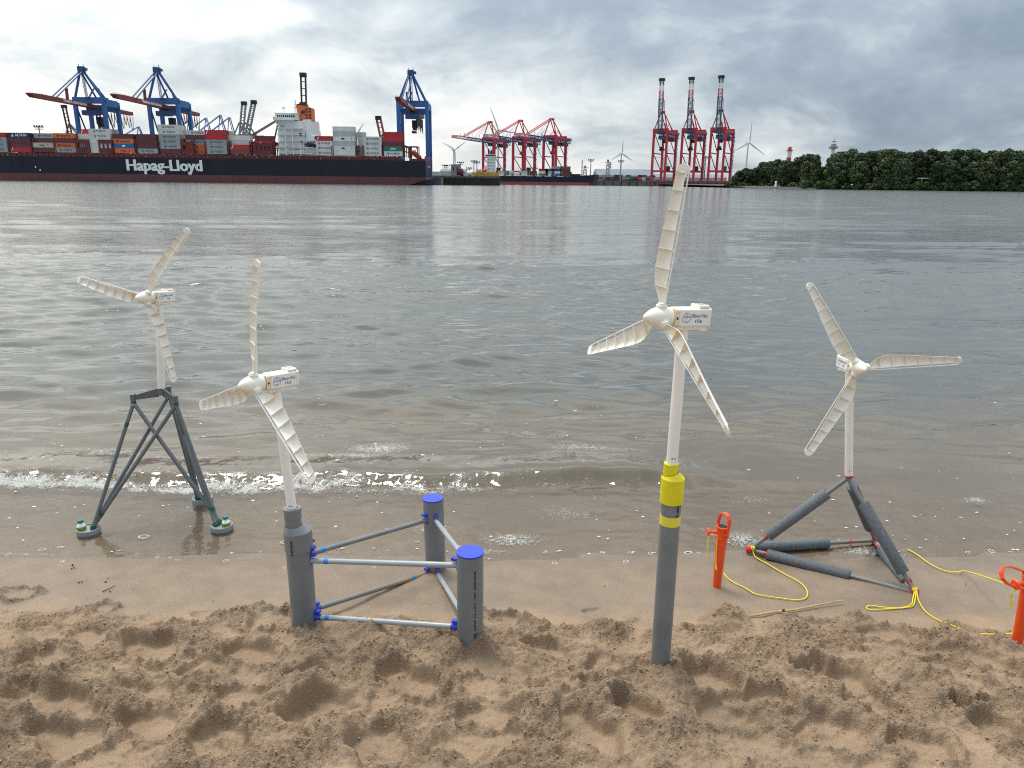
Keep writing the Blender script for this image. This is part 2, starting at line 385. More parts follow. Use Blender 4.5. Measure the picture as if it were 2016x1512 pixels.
def sand_height(X, Y):
    """Height of the sand, how rough it is and how wet, at the points X, Y."""
    Z = base_z(X, Y)
    # where feet have churned it, with a ragged edge towards the water
    edge = 2.47 - 0.012 * X + 0.10 * fbm(X * 1.6, Y * 0.6, 3, 3) + 0.05 * fbm(X * 6, Y * 6, 8, 2)
    churn = sstep(0.06, -0.10, Y - edge)
    wx = X + 0.018 * fbm(X * 9, Y * 9, 21, 2); wy = Y + 0.018 * fbm(X * 9, Y * 9, 31, 2)
    Z = Z + churn * (0.013 * fbm(wx * 3.2, wy * 4.0, 40, 3) + 0.012 * np.abs(fbm(wx * 7.5, wy * 9, 44, 3)))
    Z = Z + (1 - churn) * 0.0035 * fbm(X * 2.0, Y * 5.0, 47, 3) * (Y < 3.3)
    rough = churn * (0.42 + 0.56 * sstep(-0.25, 0.35, fbm(X * 4.2, Y * 5.0, 60, 3)))
    for (px, py, r, h) in HEAPS:
        c = on_z(px, py, 0.09); d = np.sqrt((wx - c.x) ** 2 + ((wy - c.y)) ** 2) / r
        Z += 1.25 * h * np.exp(-d ** 2.6 * 1.2) * (1 + .25 * perlin(X * 22, Y * 22, 71))
        rough = np.maximum(rough, 0.95 * np.exp(-d ** 2 * 0.9))
    for k, (x1, y1, x2, y2, w, dep, rim) in enumerate(PITS):
        a, b = on_z(x1, y1, 0.09), on_z(x2, y2, 0.09)
        cx, cy = (a.x + b.x) / 2, (a.y + b.y) / 2; ln = math.hypot(b.x - a.x, b.y - a.y) / 2 + w * 0.18; th = math.atan2(b.y - a.y, b.x - a.x)
        sel = (np.abs(X - cx) < ln + 3 * w) & (np.abs(Y - cy) < ln + 3 * w)
        if not sel.any(): continue
        xs, ys = wx[sel] - cx, wy[sel] - cy
        u = (xs * math.cos(th) + ys * math.sin(th)) / ln; v = (-xs * math.sin(th) + ys * math.cos(th)) / (w / 2)
        v = v * (1 + 0.22 * np.sin(u * 2.2 + k))               # a foot is narrower in the waist
        rho = (np.abs(u) ** 2.4 + np.abs(v) ** 2.4) ** (1 / 2.4) * (1 + 0.20 * fbm(X[sel] * 9, Y[sel] * 9, 90 + k, 3))
        z0 = Z[sel]
        floor_ = np.interp(cy, BY, BZ) - dep * 0.95 + 0.010 * v * (w / .1) + 0.006 * u + 0.0025 * fbm(X[sel] * 20, Y[sel] * 20, 5, 2)
        inside = sstep(1.06, 0.80, rho)
        z1 = z0 * (1 - inside) + np.minimum(floor_, z0 + 0.01) * inside + rim * np.exp(-((rho - 1.25) / 0.24) ** 2) * (0.7 + .5 * perlin(X[sel] * 8, Y[sel] * 8, k))
        Z[sel] = z1
        rr = rough[sel] * (1 - 0.78 * sstep(1.0, 0.8, rho) * (0.75 + .5 * np.clip(perlin(X[sel] * 14 + k, Y[sel] * 14, 3), -1, 1))); rr = np.maximum(rr, 0.85 * np.exp(-((rho - 1.3) / 0.3) ** 2) * (dep > .012)); rough[sel] = rr
    # crumbs: wet sand breaks into lumps of a few millimetres to two centimetres
    near = (Y > 1.2) & (Y < 3.2) & (np.abs(X) < 2.6)
    xn, yn, rn = X[near], Y[near], rough[near]
    qx = xn + 0.006 * perlin(xn * 50, yn * 50, 5); qy = yn + 0.006 * perlin(xn * 50, yn * 50, 6)
    big = np.clip(1 - worley(qx * 36, qy * 40, 3) * 1.2, 0, 1); sml = np.clip(1 - worley(qx * 72, qy * 78, 13) * 1.15, 0, 1)
    lump = fbm(xn * 24, yn * 26, 77, 4, .68); crack = -np.clip(0.10 - np.abs(fbm(xn * 11, yn * 12, 83, 3)), 0, .1) * 10
    clod = np.clip(1 - worley(qx * 15 + .3 * perlin(xn * 30, yn * 30, 7), qy * 18, 23) * 1.35, 0, 1) ** .8 * sstep(0.0, 0.5, fbm(xn * 4.5, yn * 5.5, 68, 2))
    patchy = sstep(-0.25, 0.35, fbm(xn * 8, yn * 9, 66, 3))
    Z[near] += rn * (0.022 * clod + 0.0205 * big * patchy + 0.0135 * sml * (.35 + .65 * patchy) + 0.0125 * lump + 0.006 * crack * patchy) + 0.0006 * fbm(xn * 70, yn * 70, 99, 2) * (Y[near] < 3.0)
    wet = sstep(2.36, 2.60, Y + 0.06 * fbm(X * 3, Y * 3, 12, 3)) * 0.75 + 0.25 * sstep(2.85, 3.02, Y + 0.05 * shore_wobble(X))
    # little scratches and drop marks on the smooth strip
    return Z, np.clip(rough, 0, 1), np.clip(wet, 0, 1)
def ground(x, y):
    z, _, _ = sand_height(np.array([[float(x)]]), np.array([[float(y)]])); return float(z[0, 0])
def on_sand(px, py, dz=0.0):
    """The point of the sand (or, where it is under water, of the water) seen at a photo point."""
    z = 0.08
    for _ in range(6):
        p = on_z(px, py, z); z = 0.5 * z + 0.5 * max(ground(p.x, p.y), -0.03)
    p = on_z(px, py, z); return Vector((p.x, p.y, z + dz))

def sand_material():
    mt = bpy.data.materials.new('beach_sand'); mt.use_nodes = True
    nt = mt.node_tree; b = nt.nodes['Principled BSDF']; N = nt.nodes.new; L = nt.links.new
    tc = N('ShaderNodeTexCoord')
    def noise(scale, det, rough=0.55):
        n = N('ShaderNodeTexNoise'); n.inputs['Scale'].default_value = scale; n.inputs['Detail'].default_value = det; n.inputs['Roughness'].default_value = rough
        L(tc.outputs['Object'], n.inputs['Vector']); return n.outputs[0]
    grain = noise(420, 3, 0.7); med = noise(9, 6); big = noise(1.6, 4)
    def ramp(src, stops):
        r = N('ShaderNodeValToRGB'); L(src, r.inputs[0]); e = r.color_ramp.elements
        e[0].position, e[0].color = stops[0][0], (*stops[0][1], 1); e[1].position, e[1].color = stops[-1][0], (*stops[-1][1], 1)
        for p, c in stops[1:-1]: x = e.new(p); x.color = (*c, 1)
        return r.outputs[0]
    dry = ramp(grain, [(0.30, (0.158, 0.109, 0.073)), (0.47, (0.305, 0.209, 0.134)), (0.60, (0.36, 0.257, 0.17)), (0.74, (0.50, 0.385, 0.275))])
    wet = ramp(grain, [(0.30, (0.125, 0.091, 0.064)), (0.5, (0.205, 0.154, 0.111)), (0.72, (0.285, 0.225, 0.17))])
    aw = N('ShaderNodeAttribute'); aw.attribute_name = 'wet'
    mix = N('ShaderNodeMix'); mix.data_type = 'RGBA'; L(aw.outputs['Fac'], mix.inputs[0]); L(dry, mix.inputs[6]); L(wet, mix.inputs[7])
    tone = ramp(med, [(0.3, (0.86, 0.85, 0.84)), (0.7, (1.10, 1.09, 1.06))])
    tone2 = ramp(big, [(0.3, (0.90, 0.90, 0.90)), (0.7, (1.06, 1.06, 1.06))])
    m1 = N('ShaderNodeMix'); m1.data_type = 'RGBA'; m1.blend_type = 'MULTIPLY'; m1.inputs[0].default_value = 1; L(mix.outputs[2], m1.inputs[6]); L(tone, m1.inputs[7])
    m2 = N('ShaderNodeMix'); m2.data_type = 'RGBA'; m2.blend_type = 'MULTIPLY'; m2.inputs[0].default_value = 1; L(m1.outputs[2], m2.inputs[6]); L(tone2, m2.inputs[7])
    L(m2.outputs[2], b.inputs['Base Color'])
    mr = N('ShaderNodeMapRange'); mr.inputs['To Min'].default_value = 0.85; mr.inputs['To Max'].default_value = 0.33
    L(aw.outputs['Fac'], mr.inputs[0]); L(mr.outputs[0], b.inputs['Roughness'])
    b.inputs['Specular IOR Level'].default_value = 0.35
    bp = N('ShaderNodeBump'); bp.inputs['Strength'].default_value = 0.7; bp.inputs['Distance'].default_value = 0.0018
    L(grain, bp.inputs['Height'])
    n3 = noise(110, 5, 0.65)
    bp2 = N('ShaderNodeBump'); bp2.inputs['Distance'].default_value = 0.013
    ar = N('ShaderNodeAttribute'); ar.attribute_name = 'rough'
    mm = N('ShaderNodeMath'); mm.operation = 'MULTIPLY'; mm.inputs[1].default_value = 1.0; L(ar.outputs['Fac'], mm.inputs[0]); L(mm.outputs[0], bp2.inputs['Strength'])
    L(n3, bp2.inputs['Height']); L(bp.outputs[0], bp2.inputs['Normal']); L(bp2.outputs[0], b.inputs['Normal'])
    return mt
def graded(parts):
    return np.concatenate([np.arange(a, b, s) if s > 0 else np.array([]) for a, b, s in parts])
def build_sand():
    out = np.array([2.15, 2.2, 2.3, 2.45, 2.7, 3, 3.5, 4.2, 5, 6.5, 9, 13, 20, 32, 60, 120, 260, 600])
    xs = np.concatenate([-out[::-1], np.arange(-2.1, 2.1001, 0.0046), out])
    ys = np.concatenate([np.array([-60, -30, -14, -7, -3, -1, 0, .5, .9, 1.15, 1.3, 1.38, 1.43]), np.arange(1.46, 2.72, 0.0046), np.arange(2.72, 3.2, 0.009),
                         np.arange(3.2, 5, 0.04), np.arange(5, 12, .4), np.array([13, 16, 22, 40])])
    X, Y = np.meshgrid(xs, ys)
    Z, rough, wet = sand_height(X, Y)
    sm = sand_material()
    o = link('beach', grid_mesh('beach', X, Y, Z, sm, {'rough': rough, 'wet': wet}))
    # loose crumbs lying about where the sand is broken up
    rg = np.random.default_rng(33); ok = np.argwhere((rough > .42) & (Y > 1.5) & (Y < 2.62) & (np.abs(X) < 2.05)); pr = rough[ok[:, 0], ok[:, 1]] ** 2
    pick = ok[rg.choice(len(ok), 13000, p=pr / pr.sum())]
    b_ = bmesh.new(); bmesh.ops.create_icosphere(b_, subdivisions=1, radius=1.0); ico = np.array([v.co[:] for v in b_.verts]); tri = np.array([[v.index for v in f.verts] for f in b_.faces]); b_.free()
    sz = 0.0012 + 0.0034 * rg.random(13000) ** 3
    cen = np.stack([X[pick[:, 0], pick[:, 1]] + rg.uniform(-.003, .003, 13000), Y[pick[:, 0], pick[:, 1]] + rg.uniform(-.003, .003, 13000), Z[pick[:, 0], pick[:, 1]] + sz * .15], -1)
    V = cen[:, None, :] + ico[None] * (sz[:, None, None] * rg.uniform(.65, 1.25, (13000, len(ico), 1))) * rg.uniform(.75, 1.25, (13000, 1, 3))
    T = (tri[None] + (np.arange(13000) * len(ico))[:, None, None]).reshape(-1, 3)
    me = bpy.data.meshes.new('sand_crumbs'); nv, nf = 13000 * len(ico), len(T)
    me.vertices.add(nv); me.vertices.foreach_set('co', V.reshape(-1).astype(np.float32)); me.loops.add(nf * 3); me.loops.foreach_set('vertex_index', T.reshape(-1).astype(np.int32))
    me.polygons.add(nf); me.polygons.foreach_set('loop_start', np.arange(0, nf * 3, 3, dtype=np.int32)); me.materials.append(sm); me.update(calc_edges=True)
    cr_ = link('sand_crumbs', me); cr_['kind'] = 'stuff'
    o['kind'] = 'structure'; o['label'] = 'trodden brown sand beach, smooth and wet along the water'
    return o
beach = build_sand()

# ------------------------------------------------------------------ river
def crest_y(x):
    return 3.93 + 0.05 * np.sin(x * 1.1 + 0.4) + 0.02 * np.sin(x * 4.3) - 0.012 * x
def wave_front(X, Y):
    """The little breaker: height, and how foamy it is."""
    A = (0.060 * sstep(1.55, 0.7, X) + 0.012 * sstep(2.6, 1.4, X)) * (0.86 + 0.14 * np.sin(X * 2.3)) * (1 + .14 * perlin(X * 5, X * 0 + 3.3, 4))
    A = A * (1 - 0.30 * sstep(-1.05, -1.5, X))
    wob = 0.025 * fbm(X * 6, Y * 2.5, 201, 3)
    d = Y - crest_y(X) - wob
    prof = np.where(d < 0, np.exp(-(d / 0.075) ** 2), np.exp(-(d / 0.30) ** 2))
    A2 = 0.5 * A
    z = A * prof + 0.25 * A2 * np.exp(-((d - 0.75) / 0.25) ** 2)
    strong = (sstep(0.55, -0.55, X) * 0.66 + 0.34 * sstep(1.25, 0.7, X)) * (1 - 0.85 * np.exp(-((X + 0.75) / 0.10) ** 2) * 0.5)
    face = np.exp(-((d + 0.125) / 0.055) ** 2) + 0.45 * np.exp(-((d + 0.06) / 0.05) ** 2)
    lip = np.exp(-((d + 0.015) / 0.03) ** 2)
    left = sstep(-0.55, -0.95, X) * (0.34 * np.exp(-((d + 0.02) / 0.13) ** 2) + 0.80 * np.exp(-((d + 0.15) / 0.045) ** 2))
    brk = 0.55 + 0.75 * fbm(X * 5.0, Y * 9.0, 210, 4, .6)
    foam = np.clip((strong * face * 0.80 + 0.45 * strong * lip + 0.62 * left) * np.clip(brk + .15, .15, 1.3) * 0.72, 0, 1)
    return z, foam, d
def water_material():
    mt = bpy.data.materials.new('river_water'); mt.use_nodes = True
    nt = mt.node_tree; nt.nodes.clear(); N = nt.nodes.new; L = nt.links.new
    out = N('ShaderNodeOutputMaterial'); tc = N('ShaderNodeTexCoord')
    def attr(n):
        a = N('ShaderNodeAttribute'); a.attribute_name = n; return a.outputs['Fac']
    def mth(op, a, b=None, clamp=False):
        n = N('ShaderNodeMath'); n.operation = op; n.use_clamp = clamp
        for i, v in enumerate((a, b)):
            if v is None: continue
            if isinstance(v, (int, float)): n.inputs[i].default_value = v
            else: L(v, n.inputs[i])
        return n.outputs[0]
    def noise(scale, det, rough, stretch, dist=0.0):
        mp = N('ShaderNodeMapping'); mp.inputs['Scale'].default_value = stretch; L(tc.outputs['Object'], mp.inputs[0])
        n = N('ShaderNodeTexNoise'); n.inputs['Scale'].default_value = scale; n.inputs['Detail'].default_value = det
        n.inputs['Roughness'].default_value = rough; n.inputs['Distortion'].default_value = dist
        L(mp.outputs[0], n.inputs['Vector']); return n.outputs[0]
    # ripples: fine ones close by, broader ones farther out
    b1 = N('ShaderNodeBump'); b1.inputs['Distance'].default_value = 0.03
    L(noise(5.5, 5, 0.5, (0.65, 1.5, 1), 0.8), b1.inputs['Height']); L(mth('MULTIPLY', attr('ripple'), 0.24), b1.inputs['Strength'])
    b2 = N('ShaderNodeBump'); b2.inputs['Distance'].default_value = 0.22
    L(noise(1.5, 6, 0.62, (0.6, 1.5, 1), 0.5), b2.inputs['Height']); L(mth('MULTIPLY', attr('far'), 0.46), b2.inputs['Strength'])
    L(b1.outputs[0], b2.inputs['Normal'])
    b3 = N('ShaderNodeBump'); b3.inputs['Distance'].default_value = 0.004
    L(noise(38, 3, 0.5, (1.0, 1.0, 1), 1.0), b3.inputs['Height']); L(mth('MULTIPLY', attr('swash'), 0.16), b3.inputs['Strength'])
    L(b2.outputs[0], b3.inputs['Normal'])
    nrm = b3.outputs[0]
    fr = N('ShaderNodeFresnel'); fr.inputs['IOR'].default_value = 1.42; L(nrm, fr.inputs['Normal'])
    gl = N('ShaderNodeBsdfGlossy'); gl.inputs['Color'].default_value = (1.0, 0.995, 0.965, 1); L(nrm, gl.inputs['Normal'])
    mr = N('ShaderNodeMapRange'); mr.inputs['To Min'].default_value = 0.035; mr.inputs['To Max'].default_value = 0.11; L(attr('far'), mr.inputs[0]); L(mr.outputs[0], gl.inputs['Roughness'])
    murk = N('ShaderNodeBsdfDiffuse')
    mc = N('ShaderNodeMix'); mc.data_type = 'RGBA'; L(attr('deep'), mc.inputs[0]); mc.inputs[6].default_value = (0.185, 0.145, 0.100, 1); mc.inputs[7].default_value = (0.098, 0.097, 0.086, 1)
    L(mc.outputs[2], murk.inputs['Color']); L(nrm, murk.inputs['Normal'])
    tr = N('ShaderNodeBsdfTransparent'); tr.inputs['Color'].default_value = (0.95, 0.93, 0.89, 1)
    body = N('ShaderNodeMixShader'); L(attr('turbid'), body.inputs[0]); L(tr.outputs[0], body.inputs[1]); L(murk.outputs[0], body.inputs[2])
    wat = N('ShaderNodeMixShader'); L(fr.outputs[0], wat.inputs[0]); L(body.outputs[0], wat.inputs[1]); L(gl.outputs[0], wat.inputs[2])
    # foam: lacy, with holes
    foam = N('ShaderNodeBsdfPrincipled'); foam.inputs['Base Color'].default_value = (0.58, 0.565, 0.52, 1); foam.inputs['Roughness'].default_value = 0.6
    vo = N('ShaderNodeTexVoronoi'); vo.feature = 'DISTANCE_TO_EDGE'; vo.inputs['Scale'].default_value = 52
    wn = N('ShaderNodeTexNoise'); wn.inputs['Scale'].default_value = 14; wn.inputs['Detail'].default_value = 5; L(tc.outputs['Object'], wn.inputs['Vector'])
    wv = N('ShaderNodeVectorMath'); wv.operation = 'SCALE'; wv.inputs['Scale'].default_value = 0.12; L(wn.outputs['Color'], wv.inputs[0])
    wa = N('ShaderNodeVectorMath'); L(tc.outputs['Object'], wa.inputs[0]); L(wv.outputs[0], wa.inputs[1]); L(wa.outputs[0], vo.inputs['Vector'])
    lace = mth('SUBTRACT', 1.0, mth('MULTIPLY', vo.outputs['Distance'], 3.4), True)
    fn = noise(30, 9, 0.74, (1, 1, 1), 1.2)
    f0 = mth('ADD', attr('foam'), mth('MULTIPLY', mth('SUBTRACT', fn, 0.5), 1.5))
    f0 = mth('ADD', f0, mth('MULTIPLY', mth('SUBTRACT', lace, 0.6), 0.5))
    fr2 = N('ShaderNodeMapRange'); fr2.inputs['From Min'].default_value = 0.36; fr2.inputs['From Max'].default_value = 0.78; L(f0, fr2.inputs[0])
    ff = mth('MULTIPLY', fr2.outputs[0], mth('MINIMUM', mth('MULTIPLY', attr('foam'), 6.0), 1.0), True)
    bf = N('ShaderNodeBump'); bf.inputs['Strength'].default_value = 0.9; bf.inputs['Distance'].default_value = 0.012; L(f0, bf.inputs['Height']); L(bf.outputs[0], foam.inputs['Normal'])
    fin = N('ShaderNodeMixShader'); L(ff, fin.inputs[0]); L(wat.outputs[0], fin.inputs[1]); L(foam.outputs[0], fin.inputs[2])
    L(fin.outputs[0], out.inputs['Surface'])
    return mt
def build_water():
    ys = [2.72]
    while ys[-1] < 4.6: ys.append(ys[-1] + 0.0085)
    while ys[-1] < 15: ys.append(ys[-1] + ys[-1] * 0.0055)
    while ys[-1] < 3200: ys.append(ys[-1] + ys[-1] * 0.011 * (1 + ys[-1] / 600))
    ys = np.array(ys)
    us = np.concatenate([-np.array([60, 22, 9, 4.5, 2.6, 1.8, 1.4, 1.18])[::1], np.linspace(-1.05, 1.05, 620), np.array([1.18, 1.4, 1.8, 2.6, 4.5, 9, 22, 60])])
    U, Y = np.meshgrid(us, ys)
    X = U * (0.80 * Y + 0.55)
    dy = np.gradient(ys)[:, None]; sp = np.maximum(dy, 0.006 * Y)
    inner = np.abs(U) < 1.1
    Z = np.zeros_like(X)
    calm = 0.06 + 0.94 * sstep(3.9, 5.2, Y)
    # wind ripples and wash: many small wave trains, those too short for the mesh left to the material
    wv = np.random.default_rng(5)
    for i in range(72):
        lam = 0.13 * 1.052 ** i
        th = wv.normal(0, 0.36) - math.pi / 2 + 0.10; k = 2 * math.pi / lam
        slope = 0.034 * math.exp(-(math.log(lam / .34) / .75) ** 2) + 0.008; amp = slope / k
        ph = wv.uniform(0, 6.28)
        Z += amp * np.sin(k * (X * math.cos(th) + Y * math.sin(th)) + ph + 1.8 * perlin(X / (lam * 5), Y / (lam * 4), i)) * (1 + 1.1 * perlin(X / (lam * 3.5) + 7, Y / (lam * 3.5), i + 90)) * sstep(2.0, 3.6, lam / sp) * calm
    gust = 0.55 + 0.75 * sstep(-0.3, 0.4, fbm(X * 0.05, Y * 0.12, 300, 3))
    Z *= 1 + (gust - 1) * sstep(5, 9, Y)
    near = sstep(5.6, 5.2, Y)
    zf, foam, d = wave_front(X, Y)
    Z += zf * near
    foam = foam * near
    swash = sstep(3.95, 3.75, Y)
    Z += swash * 0.0016 * (fbm(X * 4, Y * 9 + 0.8 * X, 320, 3) + 0.6 * fbm(X * 13, Y * 16, 330, 2)) * near
    chop = np.clip(foam * 1.3, 0, 1)
    cn = fbm(X * 26, Y * 30, 340, 3, .6)
    Z += near * (chop * 0.007 * cn + 0.006 * chop * np.clip(1 - worley(X * 30, Y * 34, 9) * 1.3, 0, 1))
    # drifting foam patches
    def patch(px, py, rx, ry, s):
        c = on_z(px, py, 0.0); q = np.exp(-(((X - c.x) / rx) ** 2 + ((Y - c.y) / ry) ** 2)); return s * q
    for a in ((745, 885, .22, .12, .62), (700, 900, .25, .10, .50), (1160, 885, .30, .10, .47), (1010, 1062, .16, .07, .60), (960, 1085, .12, .03, .50), (1460, 1060, .12, .10, .55),
              (850, 1040, .16, .10, .38), (1120, 1010, .2, .1, .34), (1700, 1085, .14, .05, .6), (215, 890, .35, .12, .45), (360, 905, .25, .10, .42), (60, 905, .35, .10, .42), (1920, 985, .10, .05, .5), (1480, 985, .2, .06, .36), (620, 900, .2, .06, .42)):
        foam = np.maximum(foam, patch(*a) * near)
    rim_y = 3.04 - 0.6 * shore_wobble(X)
    foam = np.maximum(foam, near * 0.52 * np.exp(-((Y - rim_y - 0.015) / 0.012) ** 2) * sstep(-0.1, 0.5, fbm(X * 3.0, X * 0 + 1, 401, 2)))
    bed = base_z(X, Y)
    depth = np.clip(Z - bed, 0, None)
    turbid = np.clip(1 - np.exp(-depth / 0.11), 0, 1)
    deep = sstep(0.05, 0.24, depth)
    attrs = dict(foam=foam, turbid=turbid, deep=deep, swash=swash, ripple=sstep(3.9, 4.4, Y) * (0.6 + 1.2 * sstep(5, 12, Y)) * (1 - 0.6 * sstep(16, 50, Y)), far=sstep(6, 45, Y))
    o = link('river_water', grid_mesh('river_water', X, Y, Z, water_material(), attrs))
    o['kind'] = 'structure'; o['label'] = 'rippled grey river water running up the sand in a small breaking wave'
    return o
river = build_water()

# foam lying on the water: bubble rings, flecks and the broken crest
def build_foam():
    mt = material('sea_foam', (0.62, 0.61, 0.57), 0.45, var=0.06, vscale=60, bump=0.3, bscale=300)
    rg = np.random.default_rng(21); mb = MB()
    def surf(x, y):
        return float(wave_front(np.array([[x]]), np.array([[y]]))[0][0, 0]) if y > 3.6 else 0.0
    def blob(x, y, z, rx, ry, h, n=7):
        a0 = rg.uniform(0, 6.28)
        ring = [(x + rx * math.cos(a0 + 2 * math.pi * i / n) * rg.uniform(.75, 1.15), y + ry * math.sin(a0 + 2 * math.pi * i / n) * rg.uniform(.75, 1.15), z) for i in range(n)]
        mid = [(x + (p[0] - x) * .62, y + (p[1] - y) * .62, z + h * .8) for p in ring]
        P = ring + mid + [(x, y, z + h)]
        F = [(i, (i + 1) % n, n + (i + 1) % n, n + i) for i in range(n)] + [(n + i, n + (i + 1) % n, 2 * n) for i in range(n)]
        mb.add(P, F, True)
    def ring(x, y, z, r, w):
        n = 14; P = []; F = []
        asp = rg.uniform(.7, 1.0); ph = rg.uniform(0, 6.28)
        for i in range(n):
            a = 2 * math.pi * i / n; k = 1 + .18 * math.sin(2 * a + ph) + rg.uniform(-.08, .08); ww = w * rg.uniform(.5, 1.3)
            for (dr, dz) in ((-ww, 0), (0, ww * .6), (ww, 0)):
                P.append((x + (r * k + dr) * math.cos(a), y + asp * (r * k + dr) * math.sin(a), z + dz))
        for i in range(n):
            j = (i + 1) % n
            F += [(3 * i, 3 * j, 3 * j + 1, 3 * i + 1), (3 * i + 1, 3 * j + 1, 3 * j + 2, 3 * i + 2)]
        mb.add(P, F, True)
    # rings and flecks along the edge of the wash, at the places the photograph has them
    for (px, py, s) in ((83, 1082, 1.2), (118, 1077, .9), (283, 1056, 1.6), (122, 1107, .7), (310, 1096, .6), (350, 1104, .9), (335, 1098, .7), (445, 1106, .9), (510, 1086, .6), (558, 1068, 1.0), (605, 1078, .7),
                        (668, 1079, .9), (736, 1079, .9), (786, 1089, .9), (1074, 1087, .8), (1098, 1085, .9), (1186, 1087, .9), (1241, 1088, .9), (1281, 1089, 1.0), (1355, 1088, 1.2), (1376, 1088, .8), (1092, 1110, .8),
                        (1232, 1106, 1.0), (690, 1124, .9), (736, 1122, .8), (560, 1125, .6), (1815, 1086, 1.0), (1860, 1087, .9), (1905, 1087, 1.2), (1952, 1085, 1.0), (1890, 1018, .7), (1700, 1072, .8), (1990, 1086, .8),
                        (15, 1092, .8), (232, 1084, .5), (268, 1091, .4), (205, 1088, .5), (1720, 1090, .8), (1690, 1094, .7), (870, 1046, .6), (820, 1066, .8), (900, 1075, .8), (925, 1080, .9)):
        p = on_z(px, py, 0.002); g = ground(p.x, p.y)
        if rg.random() < .22: continue
        s *= rg.uniform(.7, 1.15); ring(p.x, p.y, max(g, 0.001) + .0006, .0115 * s, .0019 * s)
        if rg.random() < .5: ring(p.x + rg.uniform(.012, .02) * s, p.y + rg.uniform(-.006, .01), max(g, 0.001) + .001, .006 * s, .002 * s)
    # flecks on the water
    for _ in range(420):
        px = rg.uniform(-80, 2100); py = rg.uniform(860, 1092) if rg.random() < .85 else rg.uniform(780, 880)
        if not (abs(px - 1160) < 220 and py < 930) and rg.random() < .45: continue
        p = on_z(px, py, 0.0)
        if 3.72 < p.y < 4.0 and p.x < 1.2: continue
        s = rg.uniform(.0015, .006) * (1.6 if rg.random() < .12 else 1)
        blob(p.x, p.y, surf(p.x, p.y) + .0015, s * rg.uniform(1, 2.2), s * rg.uniform(.8, 1.3), s * .35)
    # the broken crest: clots of froth thrown along the front of the wave
    for _ in range(900):
        x = rg.uniform(-3.2, 0.95)
        if rg.random() < np.interp(x, [-.6, .2, .95], [0, .55, .85]): continue
        if -0.95 < x < -0.72 and rg.random() < .3: continue
        d = rg.normal(-0.105, 0.045)
        if x < -0.7: d = rg.normal(-0.10, 0.065)
        y = float(crest_y(np.array(x))) + d + 0.03 * math.sin(9 * x) * .6 + .02 * math.sin(23 * x + 1)
        if math.sin(7 * x + 1.7 * math.sin(19 * x)) + .8 * math.sin(31 * x + 40 * d) < rg.uniform(-1.0, 1.4): continue
        z = surf(x, y); s = (.0012 + .0050 * rg.random() ** 2.5) * (0.8 if x > 0 else 1)
        blob(x, y, z - .001 + rg.uniform(0, .008) * (rg.random() < .4), s * rg.uniform(.8, 1.5), s, s * rg.uniform(.8, 1.5), 6)
    o = mb.build('sea_foam', mt); o['kind'] = 'stuff'
    return o
build_foam()
